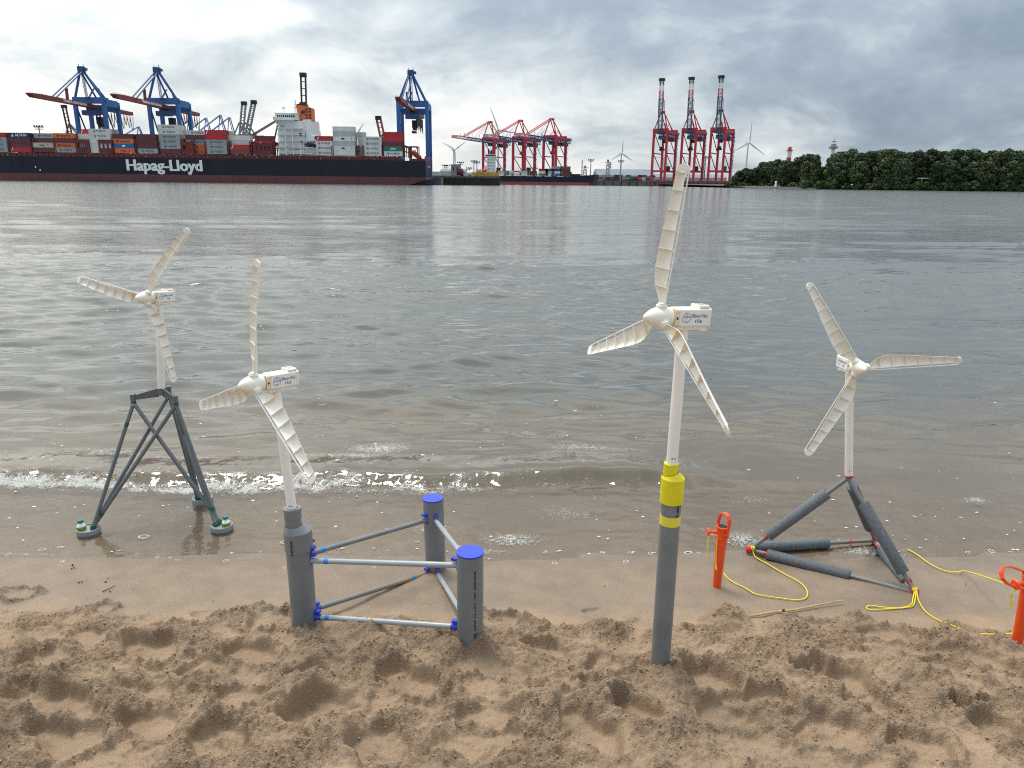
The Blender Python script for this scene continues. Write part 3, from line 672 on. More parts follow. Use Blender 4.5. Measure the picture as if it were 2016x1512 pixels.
# ------------------------------------------------------------------ model wind turbines
BLADE = 0.41
def blade(parent, org, hub, a, c, n, pitch, mat, twist=32):
    """A hollow blade: shell open to the front, a rod along its straight edge, ribs across. a radial, c towards the rod, n to the front."""
    L = BLADE
    rs = [0.036, 0.044, 0.055, 0.068, 0.084, 0.105, 0.13, 0.17, 0.21, 0.25, 0.29, 0.33, 0.365, 0.392]
    def width(r):   # shell from the rod's side to the outer edge
        return float(np.interp(r, [0.036, 0.05, 0.068, 0.09, 0.115, 0.15, 0.25, 0.36, 0.40], [0.020, 0.024, 0.036, 0.047, 0.051, 0.049, 0.039, 0.028, 0.025]))
    def rodc(r): return float(np.interp(r, [0.036, 0.41], [0.0125, 0.0160]))
    def gap(r): return float(np.interp(r, [0.036, 0.1, 0.2, 0.39], [0.0045, 0.0070, 0.0090, 0.0090]))
    def basis(r):
        b = R(pitch + twist * r / L); return c * math.cos(b) - n * math.sin(b), n * math.cos(b) + c * math.sin(b)
    def depth(r): return float(np.interp(r, [0.036, 0.08, 0.2, 0.41], [0.009, 0.0135, 0.0105, 0.007]))
    NS = 9
    def section(r, off=0.0):
        cc, nn = basis(r); x1 = rodc(r) - gap(r); x0 = x1 - width(r); d = depth(r); P = []
        for i in range(NS):
            t = i / (NS - 1); x = x0 + (x1 - x0) * t
            z = -d * (1 - abs(2 * t - 1) ** 2.2) + off
            P.append(hub + a * r + cc * x + nn * z)
        return P
    mb = MB(); th = 0.0016
    F1 = [section(r) for r in rs]; F2 = [section(r, -th) for r in rs]
    V = [p for s in F1 for p in s] + [p for s in F2 for p in s]; nA = len(rs) * NS; F = []
    flip = a.cross(c).dot(n) > 0
    for k in range(len(rs) - 1):
        for i in range(NS - 1):
            q = (k * NS + i, k * NS + i + 1, (k + 1) * NS + i + 1, (k + 1) * NS + i)
            F.append(tuple(reversed(q)) if flip else q); qb = tuple(nA + v for v in q); F.append(qb if flip else tuple(reversed(qb)))
        for i, sgn in ((0, 1), (NS - 1, -1)):
            q = (k * NS + i, (k + 1) * NS + i, nA + (k + 1) * NS + i, nA + k * NS + i); F.append(q if (sgn > 0) != flip else tuple(reversed(q)))
    mb.add(V, F, True)
    # closed rounded tip from the last section on
    r0 = rs[-1]; cc, nn = basis(r0); x1 = rodc(r0) + 0.0018; x0 = rodc(r0) - gap(r0) - width(r0); xm = (x0 + x1) / 2; hw = (x1 - x0) / 2
    poly = [hub + a * r0 + cc * x1 - nn * 0.004, hub + a * r0 + cc * x0 - nn * 0.004]
    for i in range(1, 10):
        t = math.pi * (1 - i / 10); poly.append(hub + a * (r0 + 0.020 * math.sin(t) ** .8) + cc * (xm + hw * math.cos(t)) - nn * 0.004)
    mb.prism(poly, nn * 0.0052)
    # round foot in the hub's collar
    mb.tube(hub + a * 0.028, hub + a * 0.040, 0.0125, 0.0115, 14)
    bl = mb.build('blade', mat, parent, org)
    rod = MB(); pts = []
    for r in (0.036, 0.12, 0.22, 0.32, 0.396):
        cc, nn = basis(r); pts.append(hub + a * r + cc * rodc(r))
    rod.path(pts, 0.0019, 7); rod.build('rod', m_white, bl, org)
    for r in (0.084, 0.135, 0.187, 0.239, 0.291, 0.343, 0.389):
        cc, nn = basis(r); S = section(r)
        poly = S + [hub + a * r + cc * (rodc(r) + 0.001), hub + a * r + cc * (rodc(r) + 0.001) + nn * 0.0016, S[0] + nn * 0.0016]
        rb = MB(); rb.prism([p - a * 0.0007 for p in poly], a * 0.0014); rb.build('rib', m_white if r > .1 else m_yellowed, bl, org)
    return bl
def cap_logo(mb, o, ax, ay, s):
    """Line drawing on the sticker: a child's face under a hard hat."""
    def line(pts, w=0.05):
        pts = [Vector((p[0], p[1], 0)) for p in pts]; P = []
        for k, p in enumerate(pts):
            d = (pts[min(k + 1, len(pts) - 1)] - pts[max(k - 1, 0)]).normalized(); nn = Vector((-d.y, d.x, 0)) * w / 2
            P += [p + nn, p - nn]
        P = [o + ax * (v.x * s) + ay * (v.y * s) for v in P]
        mb.add(P, [(2 * i + 1, 2 * i + 3, 2 * i + 2, 2 * i) for i in range(len(pts) - 1)])
    arc = lambda cx, cy, rx, ry, a0, a1, n=14: [(cx + rx * math.cos(R(a0 + (a1 - a0) * i / n)), cy + ry * math.sin(R(a0 + (a1 - a0) * i / n))) for i in range(n + 1)]
    line(arc(0, .12, .42, .46, 0, 180)); line([(-.52, .10), (-.2, .20), (.2, .20), (.52, .10)]); line([(-.52, .10), (-.5, .02), (0, .10), (.5, .02), (.52, .10)], .04)
    line(arc(0, -.05, .30, .42, 200, 340)); line(arc(-.02, .02, .50, .62, 185, 235)); line(arc(.02, .02, .50, .62, -5, -50))
    line(arc(0, .36, .12, .09, 10, 170, 6)); line([(0, .30), (0, .45)], .04); line(arc(-.13, -.08, .05, .04, 0, 180, 5), .05); line(arc(.13, -.08, .05, .04, 0, 180, 5), .05); line(arc(0, -.24, .11, .07, 200, 340, 6), .05)
def turbine(root, org, foot, hub, n, phase, pitch, tower_r=0.0160):
    """Tower, nacelle with stickers, hub and three blades; n points from the nacelle to the nose."""
    z = Vector((0, 0, 1)); n = n.normalized(); e1 = n.cross(z).normalized(); u = e1.cross(n).normalized(); b = -n
    top = hub + b * 0.082 - u * 0.034
    t = MB(); t.tube(foot, top, tower_r * 1.02, tower_r * 0.98, 28); tw = t.build('tower', m_tower, root, org)
    d = (top - foot).normalized(); s = MB()
    for sg in (1, -1):
        for h_ in (0.030, -0.030):
            p = (foot + d * 0.03) if h_ > 0 else (top + d * -0.03)
            f = Vector((0.25 * sg, -1, 0)).normalized(); s.tube(p + f * (tower_r * .9), p + f * (tower_r + .0006), .0022, n=8)
    s.build('screw', m_black, tw, org)['kind'] = 'stuff'
    # hub with its nose
    h = MB(); h.lathe(hub, n, [(-0.034, .022), (-0.030, .0275), (-0.006, .0295), (0.010, .0285), (0.024, .0245), (0.036, .0185), (0.046, .0118), (0.052, .0065), (0.0545, .002)], 32, sharp=(0,))
    hb = h.build('hub', m_white, root, org)
    for k in range(3):
        th = phase + k * 2 * math.pi / 3; a = u * math.cos(th) + e1 * math.sin(th)
        c = a.cross(n)
        cl = MB(); cl.lathe(hub, a, [(0.020, .0155), (0.0285, .0155), (0.0300, .0140), (0.0315, .0155), (0.0345, .0155)], 24, sharp=(1, 2, 3)); cl.build('collar', m_white, hb, org)
        blade(root, org, hub, a, c, n, pitch[k], m_white)
    # nacelle
    def P(x, y, zz): return hub + b * x + e1 * y + u * zz
    def nb(mb, x0, x1, y0, y1, z0, z1, ch=0.0):
        if ch <= 0: return mb.frame_box(P((x0 + x1) / 2, (y0 + y1) / 2, (z0 + z1) / 2), b * ((x1 - x0) / 2), e1 * ((y1 - y0) / 2), u * ((z1 - z0) / 2))
        prof = [(y0 + ch, z0), (y1 - ch, z0), (y1, z0 + ch), (y1, z1 - ch), (y1 - ch, z1), (y0 + ch, z1), (y0, z1 - ch), (y0, z0 + ch)]
        return mb.prism([P(x0, y, zz) for y, zz in prof], b * (x1 - x0))
    na = MB(); nb(na, 0.050, 0.148, -0.026, 0.026, -0.024, 0.026, .003)
    nb(na, 0.148, 0.155, -0.0275, 0.0275, -0.026, 0.028, .004)                      # rear lip
    nb(na, 0.118, 0.150, -0.022, 0.022, 0.026, 0.036, .003)                         # raised block at the back
    nb(na, 0.130, 0.152, -0.020, 0.020, -0.038, -0.024)
    nac = na.build('nacelle', m_white, root, org)
    fr = MB(); nb(fr, 0.0365, 0.050, -0.0235, 0.0235, -0.022, 0.024, .002); fr.build('front_panel', m_yellowed, nac, org)
    gr = MB()
    for k in range(3): nb(gr, 0.124 + k * .008, 0.128 + k * .008, -.016, .016, .0358, .0366)
    gr.build('roof_slot', m_pvc_light, nac, org)
    mo = MB()
    for sg in (-1, 1): mo.tube(P(0.0355, sg * .012, .000), P(0.0362, sg * .012, .000), .0045, n=10); nb(mo, .0400, .0455, sg * .0228, sg * .0242, -.004, .003)
    mo.build('motor', m_black, nac, org)['kind'] = 'stuff'
    rl = MB()
    for yy in (-0.0165, 0.0165): nb(rl, 0.046, 0.130, yy - .004, yy + .004, -0.0335, -0.0242)
    rail = rl.build('beam_with_holes', m_white, nac, org)
    ho = MB()
    for yy in (-0.0207, 0.0207):
        for k in range(5): x = 0.056 + k * 0.0155; ho.tube(P(x, yy - .0002, -.0287), P(x, yy + .0002, -.0287), .0031, n=10)
    ho.build('hole', m_yellowed, rail, org)['kind'] = 'stuff'
    ba = MB(); nb(ba, .066, .098, -.0125, .0125, -.037, -.0242); ba.build('tower_socket', m_white, nac, org)
    for sg in (1, -1):
        st = MB(); nb(st, 0.0535, 0.146, sg * .0262 - .0003, sg * .0262 + .0003, -0.0205, 0.0215); so = st.build('sticker', m_sticker, nac, org)
        so['label'] = 'white sticker with a line drawn face and the words Offshore Wind 4 Kids'
        ax = b if sg * e1.dot(b.cross(u)) > 0 else -b
        ink = MB(); o = P(0.1, sg * .0267, 0)
        cap_logo(ink, o - ax * 0.0285 + u * 0.0, ax, u, 0.0275)
        put_text(ink, 'Offshore Wind', .0135, o + ax * 0.0135 + u * .0062, ax, u * 1.12, .0002, .056)
        put_text(ink, '4 Kids', .0135, o + ax * 0.0135 - u * .0085, ax, u * 1.12, .0002, .0245)
        ink.build('lettering', m_ink, nac, org)
def axis(yaw, el):
    y, e = R(yaw), R(el); return Vector((math.sin(y) * math.cos(e), -math.cos(y) * math.cos(e), math.sin(e)))
G_TURB = 'model wind turbines set up along the waterline'
def pipe_text(mb, body, size, p, d, rad, face, width=None, bold=.0003):
    """Print running along a round pipe: p on its axis, d along it, face the side it is on."""
    vs, fs = text_raw(body, size, bold, width); d = Vector(d).normalized(); f = (Vector(face) - d * Vector(face).dot(d)).normalized(); s = d.cross(f)
    mb.add([Vector(p) + d * a + (f * math.cos(b / rad) + s * math.sin(b / rad)) * (rad + .0005) for a, b in vs], fs)

def hub_of(px, py, s): return EYE + ray(px, py) * s
# --- jacket turbine, standing in the wash at the left
m_pad = M('mid_grey_foot_plastic', (0.23, 0.245, 0.26), 0.35, var=.1)
def jacket():
    feet = [on_z(175, 1046, 0.006), on_z(437, 1039, 0.006), on_z(399, 985, 0.006)]
    cen = sum(feet, Vector()) / 3; org = Vector((cen.x, cen.y, 0.0))
    root = empty('model_wind_turbine', org, 'white model wind turbine on a dark grey lattice tripod standing in the shallow wash', 'wind turbine', G_TURB)
    ss = 3.41
    hub = hub_of(286, 586, ss); n = axis(-18.5, 5)
    foot = at_y(318, 775, (hub.y + 0.078 + .02))
    turbine(root, org, foot, hub, n, R(80.7), (-14, -36, -14), .0168)
    # top nodes: left, right, back round the tower
    tl = at_y(261.5, 783, foot.y - .045); tr_ = at_y(345.5, 786, foot.y - .055); tb = at_y(332, 767, foot.y + .085)
    nodes = [tl, tr_, tb]; hubp = foot + Vector((0, 0, .020))
    br = MB(); br.tube(foot - Vector((0, 0, .004)), foot + Vector((0, 0, .030)), .0205, n=20)
    bo = br.build('top_bracket', m_pvc_dark, root, org)
    for nd in nodes:
        d = nd - foot; d.z = 0; l = d.length; d.normalize(); s = Vector((-d.y, d.x, 0)); th = .0035
        z0 = foot.z - .008; arm = MB()
        poly = [foot + d * .012 + Vector((0, 0, -.014)), foot + d * .012 + Vector((0, 0, .030)), nd + Vector((0, 0, .010)), nd + Vector((0, 0, -.012))]
        arm.prism([p - s * th for p in poly], s * 2 * th)
        for k in range(4):    # zigzag ridges on the faces
            p0 = foot.lerp(nd, .2 + .2 * k); p1 = foot.lerp(nd, .3 + .2 * k); f = lambda p, up: Vector((p.x, p.y, foot.z + up))
            for sg in (1, -1): arm.bar(f(p0, -.012) + s * sg * th, f(p1, .018 - .012 * k / 4) + s * sg * th, .002, .002); arm.bar(f(p1, .018 - .012 * k / 4) + s * sg * th, f(foot.lerp(nd, .4 + .2 * k), -.012) + s * sg * th, .002, .002)
        arm.build('bracket_arm', m_pvc_dark, bo, org)
        k = MB(); k.tube(nd + Vector((0, 0, -.016)), nd + Vector((0, 0, .018)), .0125, n=16); k.build('node', m_pvc_dark, root, org)
        g = MB(); g.tube(nd + Vector((0, 0, -.030)), nd + Vector((0, 0, -.014)), .0135, .0115, n=16); g.build('green_joint', m_green, root, org)
    for i, nd in enumerate(nodes):
        for j, ft in enumerate(feet):
            off = (nodes[i] - org); off.z = 0; off = off.normalized() * .022 if off.length > 0 else off
            inn = (org - ft); inn.z = 0; inn.normalize(); side = Vector((-inn.y, inn.x, 0))
            q = ft + inn * .022 + side * (.014 * (i - 1) * (1 if j != 2 else -1)) + Vector((0, 0, .022))
            p = nd + Vector((0, 0, -.026)) + (q - nd).normalized() * .012
            l = MB(); l.tube(p, q, .0095, n=14); leg = l.build('leg', m_pvc_dark, root, org)
            def band(t, w=.010):
                g = MB(); a = p.lerp(q, t); d = (q - p).normalized(); g.tube(a - d * w, a + d * w, .0101, n=14); g.build('tape_band', m_green, leg, org)
            if j == 0 and i > 0: band(.90)
            elif j == 1: band(.88)
            elif i == 0: band(.16)
            g = MB(); d = (q - p).normalized(); g.tube(q - d * .010, q + d * .008, .0125, n=12); g.build('green_joint', m_green, leg, org)
    for j, ft in enumerate(feet):
        f = MB(); f.lathe(ft - Vector((0, 0, .012)), (0, 0, 1), [(0, .052), (.028, .053), (.031, .051), (.031, .046), (.026, .045)], 32, sharp=(0, 1, 2, 3)); pad = f.build('foot_pad', m_pad, root, org)
        w = MB(); out = ft - org; out.z = 0; out.normalize(); side = Vector((-out.y, out.x, 0))
        o = ft + (out * .010 + (Vector((-1, -.2, 0)).normalized() * .020 if j == 0 else Vector((1, 0, 0)) * .014) + Vector((0, 0, .013)))
        jar = MB(); jar.lathe(o, (0, 0, 1), [(0, .019), (.004, .021), (.016, .021), (.019, .019)], 20, sharp=(2,)); jo = jar.build('jar', m_lime, pad, org)
        nk = MB(); nk.lathe(o + Vector((0, 0, .019)), (0, 0, 1), [(0, .019), (.006, .016), (.010, .008), (.020, .008)], 20); nk.build('jar_neck', m_sticker, pad, org)
        cp = MB(); cp.lathe(o + Vector((0, 0, .037)), (0, 0, 1), [(0, .012), (.002, .0135), (.010, .0135), (.013, .011)], 20); cp.build('jar_cap', m_capgreen, pad, org)
jacket()

# --- floating base turbine: three upright pipes braced in a triangle
def floater():
    bl = on_sand(600, 1229); brr = on_sand(926, 1262); bb = on_z(858, 1119, 0.016)
    org = Vector((bl.x, bl.y, 0.05))
    root = empty('model_wind_turbine', org, 'white model wind turbine on a triangular frame of thick grey pipes with blue fittings', 'wind turbine', G_TURB)
    up = Vector((0, 0, 1))
    def top_at(base, px, py):
        d = ray(px, py); t = (base.y - EYE.y) / d.y; return EYE + d * t
    tl = top_at(bl, 585.5, 1040); tr_ = top_at(brr, 925.5, 1087); tb = top_at(bb, 852.5, 981)
    tl.x = bl.x + (tl.x - bl.x) * 1; Rb = .0475
    cols = []
    for base, top, name in ((bl, tl, 0), (brr, tr_, 1), (bb, tb, 2)):
        d = (top - base).normalized(); c = MB()
        if name == 0:
            c.lathe(base - d * .09, d, [(0, Rb * .93), (.09 + (top - base).length - .085, Rb * .97), (.09 + (top - base).length - .080, Rb * 1.045), (.09 + (top - base).length - .012, Rb * 1.045)], 40, sharp=())
            col = c.build('column', m_pvc, root, org)
            ecc = Vector((-.0125, -.002, 0)); nn = 36; a_ = d.orthogonal().normalized(); b_ = d.cross(a_); r = MB(); P = []
            for (t, rr, k) in ((-.012, Rb * 1.045, 0), (-.006, Rb * 1.03, 0), (.014, .0300, 1)):
                P += [top + d * t + ecc * k + (a_ * math.cos(2 * math.pi * i / nn) + b_ * math.sin(2 * math.pi * i / nn)) * rr for i in range(nn)]
            r.add(P, [(k * nn + i, k * nn + (i + 1) % nn, (k + 1) * nn + (i + 1) % nn, (k + 1) * nn + i) for k in range(2) for i in range(nn)], True)
            r.lathe(top + ecc, d, [(.006, .0285), (.044, .0285), (.0445, .0305), (.080, .0305), (.0805, .0190), (.060, .0188)], 36); r.build('reducer', m_pvc, root, org)
        else:
            c.tube(base - d * .09, top, Rb * (.96 if name == 1 else .92), n=40); col = c.build('column', m_pvc, root, org)
            k = MB(); rr = Rb * (.985 if name == 1 else .945); k.tube(top - d * .003, top + d * .003, rr, n=40); k.build('end_cap', m_blue, col, org)
        cols.append((base, top, d, col))
    n = axis(-40.7, 2); hub = hub_of(498.5, 756, 2.42)
    foot = top_at(Vector((0, bl.y + .02, 0)), 577, 994) ; foot = tl + cols[0][2] * .062 + Vector((-.0125, -.002, 0))
    turbine(root, org, foot, hub, n, R(112), (-26, -50, -24), .0165)
    # print along the pipes
    p = MB(); d0 = cols[0][2]; pipe_text(p, 'MARTENS', .012, tl - d0 * .055, -d0, Rb * 1.05, Vector((-.20, -1, 0)), .058); p.build('lettering', m_black, cols[0][3], org)
    p = MB(); d1 = cols[1][2]; pipe_text(p, 'MARTENS  PVC  110 x 3,2  KIWA  SN4  DIN', .011, tr_ - d1 * .20, -d1, Rb * .963, Vector((.46, -1, 0)), .30); p.build('lettering', m_black, cols[1][3], org)
    # braces at two heights, with clips, screws and blue tape
    def lev(i, px, py):
        base, top, d, _ = cols[i]; q = top_at(base, px, py); t = (q.z - base.z) / d.z; return base + d * t
    up_ = [lev(0, 612, 1098), lev(1, 900, 1112), lev(2, 838, 1020)]; lo_ = [lev(0, 620, 1208), lev(1, 900, 1234), lev(2, 836, 1124)]
    tapes = {(0, 2, 0): .10, (0, 1, 0): .12, (0, 2, 1): .84, (0, 1, 1): .10}
    for L_, lv in ((up_, 0), (lo_, 1)):
        for i, j in ((0, 1), (0, 2), (2, 1)):
            a, b_ = L_[i], L_[j]; d = (b_ - a).normalized(); off = Vector((0, 0, .004 if j == 2 else -.010 if i == 0 else 0))
            a2 = a + d * (Rb * .8) + off; b2 = b_ - d * (Rb * .8) + off * .3
            m_ = MB(); m_.tube(a2, b2, .0100, n=16); brc = m_.build('brace', m_pvc_light if (i, j) != (0, 2) else m_pvc, root, org)
            if (i, j, lv) in tapes:
                t = tapes[(i, j, lv)]; g = MB(); c0 = a2.lerp(b2, t); g.tube(c0 - d * .0085, c0 + d * .0085, .0106, n=16); g.build('tape_band', m_tapeblue, brc, org)
            for e, dd, hid in ((a2, d, 0), (b2, -d, 1)):
                g = MB(); o = e + dd * (Rb * .2 + .006)
                s = dd.cross(up).normalized()
                g.bar(o - dd * .010 - up * .016, o - dd * .010 + up * .030, .016, .006, up=dd)           # plate on the column
                g.bar(o - dd * .008 + up * .021, o + dd * .012 + up * (.026 if lv == 0 else .022), .016, .010)   # tongue
                if lv == 0 and i == 0 and hid == 0: g.bar(o - dd * .008 + up * .038, o + dd * .010 + up * .052, .012, .009)
                if (lv, i, hid) == (1, 0, 0) or (lv, j, hid) == (1, 1, 1): g.tube(o - dd * .008, o + dd * .016, .0125, n=12)
                cl = g.build('clip', m_blue, brc, org)
                w = MB(); q = o - dd * .010 + dd * .0032; w.tube(q + up * .010, q + up * .010 + dd * .0015, .0028, n=8); w.build('screw', m_sticker, cl, org)
floater()

# --- monopile turbine stuck in the sand
def monopile():
    base = on_sand(1300, 1303); n = axis(-65.9, 2.9); hub = hub_of(1299, 624.5, 2.05)
    org = base.copy(); root = empty('model_wind_turbine', org, 'tall white model wind turbine on a single grey pipe taped yellow', 'wind turbine', G_TURB)
    topc = hub - n * .082; d = (topc - base).normalized()
    def along(px, py):      # point of the leaning pole seen at this height in the photo
        best = None
        for k in range(2001):
            q = base + d * (k * .0006); v = q - EYE; zz = v.dot(FW); y = 756 - F_PX * v.dot(UP) / zz
            if best is None or abs(y - py) < best[0]: best = (abs(y - py), k * .0006)
        return best[1]
    tA, tB, tC, tD, tE, tF = (along(0, v) for v in (1030, 1012, 987, 940, 934, 912))
    p = lambda t: base + d * t
    c = MB(); c.tube(p(-.12), p(tC + .01), .0305, n=36); pipe = c.build('pile', m_pvc, root, org)
    g = MB(); g.tube(p(tA), p(tB), .0317, n=36); g.build('yellow_band', m_yellow2, pipe, org)
    off = Vector((-.0085, 0, 0)) ; side = Vector((1, -.15, 0)).normalized()
    r = MB(); r.tube(p(tC), p(tD), .0352, n=36)
    # reducer: round body whose top slopes up on one side to a narrower neck
    nn = 36; a = d.orthogonal().normalized(); a = (side - d * side.dot(d)).normalized(); b_ = d.cross(a); P = []; F = []
    for i in range(nn):
        t = 2 * math.pi * i / nn; P.append(p(tD) + (a * math.cos(t) + b_ * math.sin(t)) * .0352)
    for i in range(nn):
        t = 2 * math.pi * i / nn; P.append(p(tD + .006 + .013 * (0.5 + .5 * math.cos(t))) - a * .0075 + (a * math.cos(t) + b_ * math.sin(t)) * .0245)
    F = [(i, (i + 1) % nn, nn + (i + 1) % nn, nn + i) for i in range(nn)]
    r.add(P, F, True); r.tube(p(tD) - a * .0075, p(tF) - a * .0075, .0222, n=32); red = r.build('reducer', m_yellow, root, org)
    foot = p(tF - .01) - a * .006
    pt = MB(); pipe_text(pt, 'martens  KS', .014, p((tB + tC) / 2 + .002), -d, .0306, Vector((.55, -1, 0)), .052, .0006); pt.build('lettering', m_black, pipe, org)
    turbine(root, org, foot, hub, n, R(114.9), (-8, 2, 4), .0168)
monopile()

# --- tetrahedron turbine at the right
def tetra():
    F1, F2, F3 = on_z(1474, 1084, 0.014), on_z(1799, 1167, 0.030), on_z(1722, 1066, 0.010)
    cen = (F1 + F2 + F3) / 3; org = Vector((cen.x, cen.y, 0.0))
    root = empty('model_wind_turbine', org, 'white model wind turbine on a tetrahedron of grey struts wrapped in foam sleeves', 'wind turbine', G_TURB)
    hub = hub_of(1691, 724, 2.985); n = axis(-1, 3.0); apex = at_y(1671, 938, cen.y + .0)
    foot = apex + Vector((0, 0, .004))
    turbine(root, org, foot, hub, n, R(34.8), (-8, -12, -10), .0166)
    g = MB(); g.lathe(apex - Vector((0, 0, .008)), (0, 0, 1), [(0, .008), (.006, .017), (.016, .0175)], 20); g.build('red_joint', m_red, root, org)
    def strut(a, b, s0, s1, tapes, dr=0.0, mat=m_pvc):
        d = (b - a).normalized(); m_ = MB(); m_.tube(a, b, .0092, n=14); o = m_.build('strut', mat, root, org)
        f = MB(); p, q = a.lerp(b, s0), a.lerp(b, s1); f.lathe(p, d, [(0, .011), (.0001, .0225), (.004, .0245), ((q - p).length - .004, .0245), ((q - p).length, .0225), ((q - p).length + .0001, .011)], 26, sharp=(0, 4))
        f.build('foam_sleeve', m_foamgrey, o, org)
        for t in tapes: k = MB(); c0 = a.lerp(b, t); k.tube(c0 - d * .006, c0 + d * .006, .0098, n=14); k.build('tape_band', m_red, o, org)
    down = Vector((0, 0, -.006))
    strut(apex + down, F1 + Vector((.012, 0, .014)), .21, .82, (.845,)); strut(apex + down, F2 + Vector((-.006, 0, .016)), .24, .86, (.93,)); strut(apex + down, F3 + Vector((0, 0, .010)), .13, .80, (.86,))
    strut(F1 + Vector((.012, 0, .004)), F2 + Vector((-.010, 0, .004)), .11, .64, (.095,)); strut(F1 + Vector((.006, .01, .010)), F3 + Vector((0, 0, .006)), .06, .62, (.80,)); strut(F3, F2 + Vector((0, .012, .004)), .20, .86, (.12,), mat=m_pvc_light)
    for F in (F1, F2, F3):
        o = F - cen; o.z = 0; o.normalize(); k = MB(); k.lathe(F - o * .016 + Vector((0, 0, .008)), o, [(0, .012), (.006, .0175), (.024, .0175), (.0285, .0145)], 20, sharp=(2,)); k.build('red_joint', m_red, root, org)
    return F1, F2, F3
TF1, TF2, TF3 = tetra()

# ------------------------------------------------------------------ orange parasol spikes
def spike(base, h, lean, label, yaw):
    """Orange plastic ground spike: tapered shaft, collar with a clamping screw, hinged carrying handle."""
    org = base.copy(); root = empty('parasol_spike', org, label, 'parasol spike', 'orange parasol spikes in the sand')
    d = Vector((lean, 0, 1)).normalized(); p = lambda t: base + d * t
    f = Vector((math.cos(yaw), math.sin(yaw), 0)); f = (f - d * f.dot(d)).normalized(); g = d.cross(f)
    m_ = MB(); m_.lathe(p(-.06), d, [(0, .013), (.06, .0165), (.06 + h * .70, .0215), (.06 + h * .705, .0225), (.06 + h * .72, .0225), (.06 + h * .725, .0216), (.06 + h * .80, .0218)], 30); sh = m_.build('shaft', m_orange, root, org)
    r = MB()
    for t in (.72, .765, .79): r.lathe(p(h * t), d, [(-.001, .0222), (0, .0228), (.001, .0222)], 30)
    r.build('ridge', m_orange, sh, org)
    c = MB(); c.lathe(p(h * .80), d, [(0, .0235), (.005, .026), (.010, .0255), (.011, .022), (.045, .0225), (.046, .025), (.054, .025)], 30, sharp=(2, 3, 4, 5)); co = c.build('collar', m_orange, root, org)
    bo = MB(); t0 = h * .80 + .0545; bo.lathe(p(t0), d, [(0, .0185), (.0006, .0185)], 24); bo.build('bore', m_black, co, org)
    k = MB(); o = p(h * .80 + .028); s = -f
    k.tube(o + s * .018, o + s * .036, .0075, .0065, 12); k.tube(o + s * .034, o + s * .052, .0045, n=10); k.lathe(o + s * .050, s, [(0, .008), (.004, .0165), (.008, .0175), (.0115, .0150)], 16); k.build('clamp_screw', m_orange, root, org)
    # handle: a flat band bent into a loop, pivoted on both sides of the collar
    hd = MB(); pts = [(-.027, .006), (-.030, .030), (-.031, .060), (-.027, .085), (-.018, .100), (0, .105), (.018, .100), (.027, .085), (.031, .060), (.030, .030), (.027, .006)]
    return root, d, f, g, p(h * .80 + .018), hd, pts, co
def handle(root, org, o, ax, ay, az, pts, w=.020, th=.0045):
    """Band through pts (ax, ay plane), w wide along az."""
    hd = MB(); P = []; F = []; n = len(pts)
    for k, (x, y) in enumerate(pts):
        a, b = pts[max(k - 1, 0)], pts[min(k + 1, n - 1)]; t = Vector((b[0] - a[0], b[1] - a[1])).normalized(); nr = (-t.y, t.x)
        ww = w * (0.62 + .38 * abs(math.sin(math.pi * k / (n - 1))) if 0 < k < n - 1 else .75)
        for s1, s2 in ((-1, -1), (1, -1), (1, 1), (-1, 1)):
            P.append(o + ax * (x + nr[0] * th / 2 * s1) + ay * (y + nr[1] * th / 2 * s1) + az * (ww / 2 * s2))
    for k in range(n - 1):
        for i in range(4): j = (i + 1) % 4; F.append((4 * k + i, 4 * k + j, 4 * k + 4 + j, 4 * k + 4 + i))
    F += [(3, 2, 1, 0), tuple(4 * (n - 1) + i for i in range(4))]
    hd.add(P, F, False); ho = hd.build('handle', m_orange, root, org)
    pv = MB()
    for x in (pts[0], pts[-1]):
        s = 1 if x[0] > 0 else -1; c = o + ax * x[0] + ay * x[1]; pv.tube(c - ax * s * .006, c + ax * s * .006, .0095, .0085, 14); pv.tube(c + ax * s * .006, c + ax * s * .0085, .0055, n=10)
    pv.build('pivot', m_orange, ho, org)['kind'] = 'stuff'
b1 = on_sand(1411, 1154); b2 = on_sand(2001, 1270)
res = spike(b1, .275, .006, 'orange plastic parasol spike with raised loop handle beside the yellow taped turbine', R(0))
root, d, f, g, o, _, pts, _ = res
hx = (Vector((.50, -.86, 0))); hx = (hx - d * hx.dot(d)).normalized()
handle(root, b1, o, hx, (d * .985 + hx.cross(d) * -.10).normalized(), hx.cross(d), [(x * .92, y * .86) for x, y in pts])
res = spike(b2, .275, -.01, 'orange plastic parasol spike with handle folded aside at the right edge of the photo', R(12))
root, d, f, g, o, _, pts, _ = res
hx = Vector((.30, .55, .75)).normalized(); hy = (Vector((-.95, .05, .30))).normalized(); hy = (hy - hx * hy.dot(hx)).normalized()
handle(root, b2, o + Vector((0, 0, .01)), hx, hy, hx.cross(hy), [(x * 1.05, y * 1.0) for x, y in pts], .017)

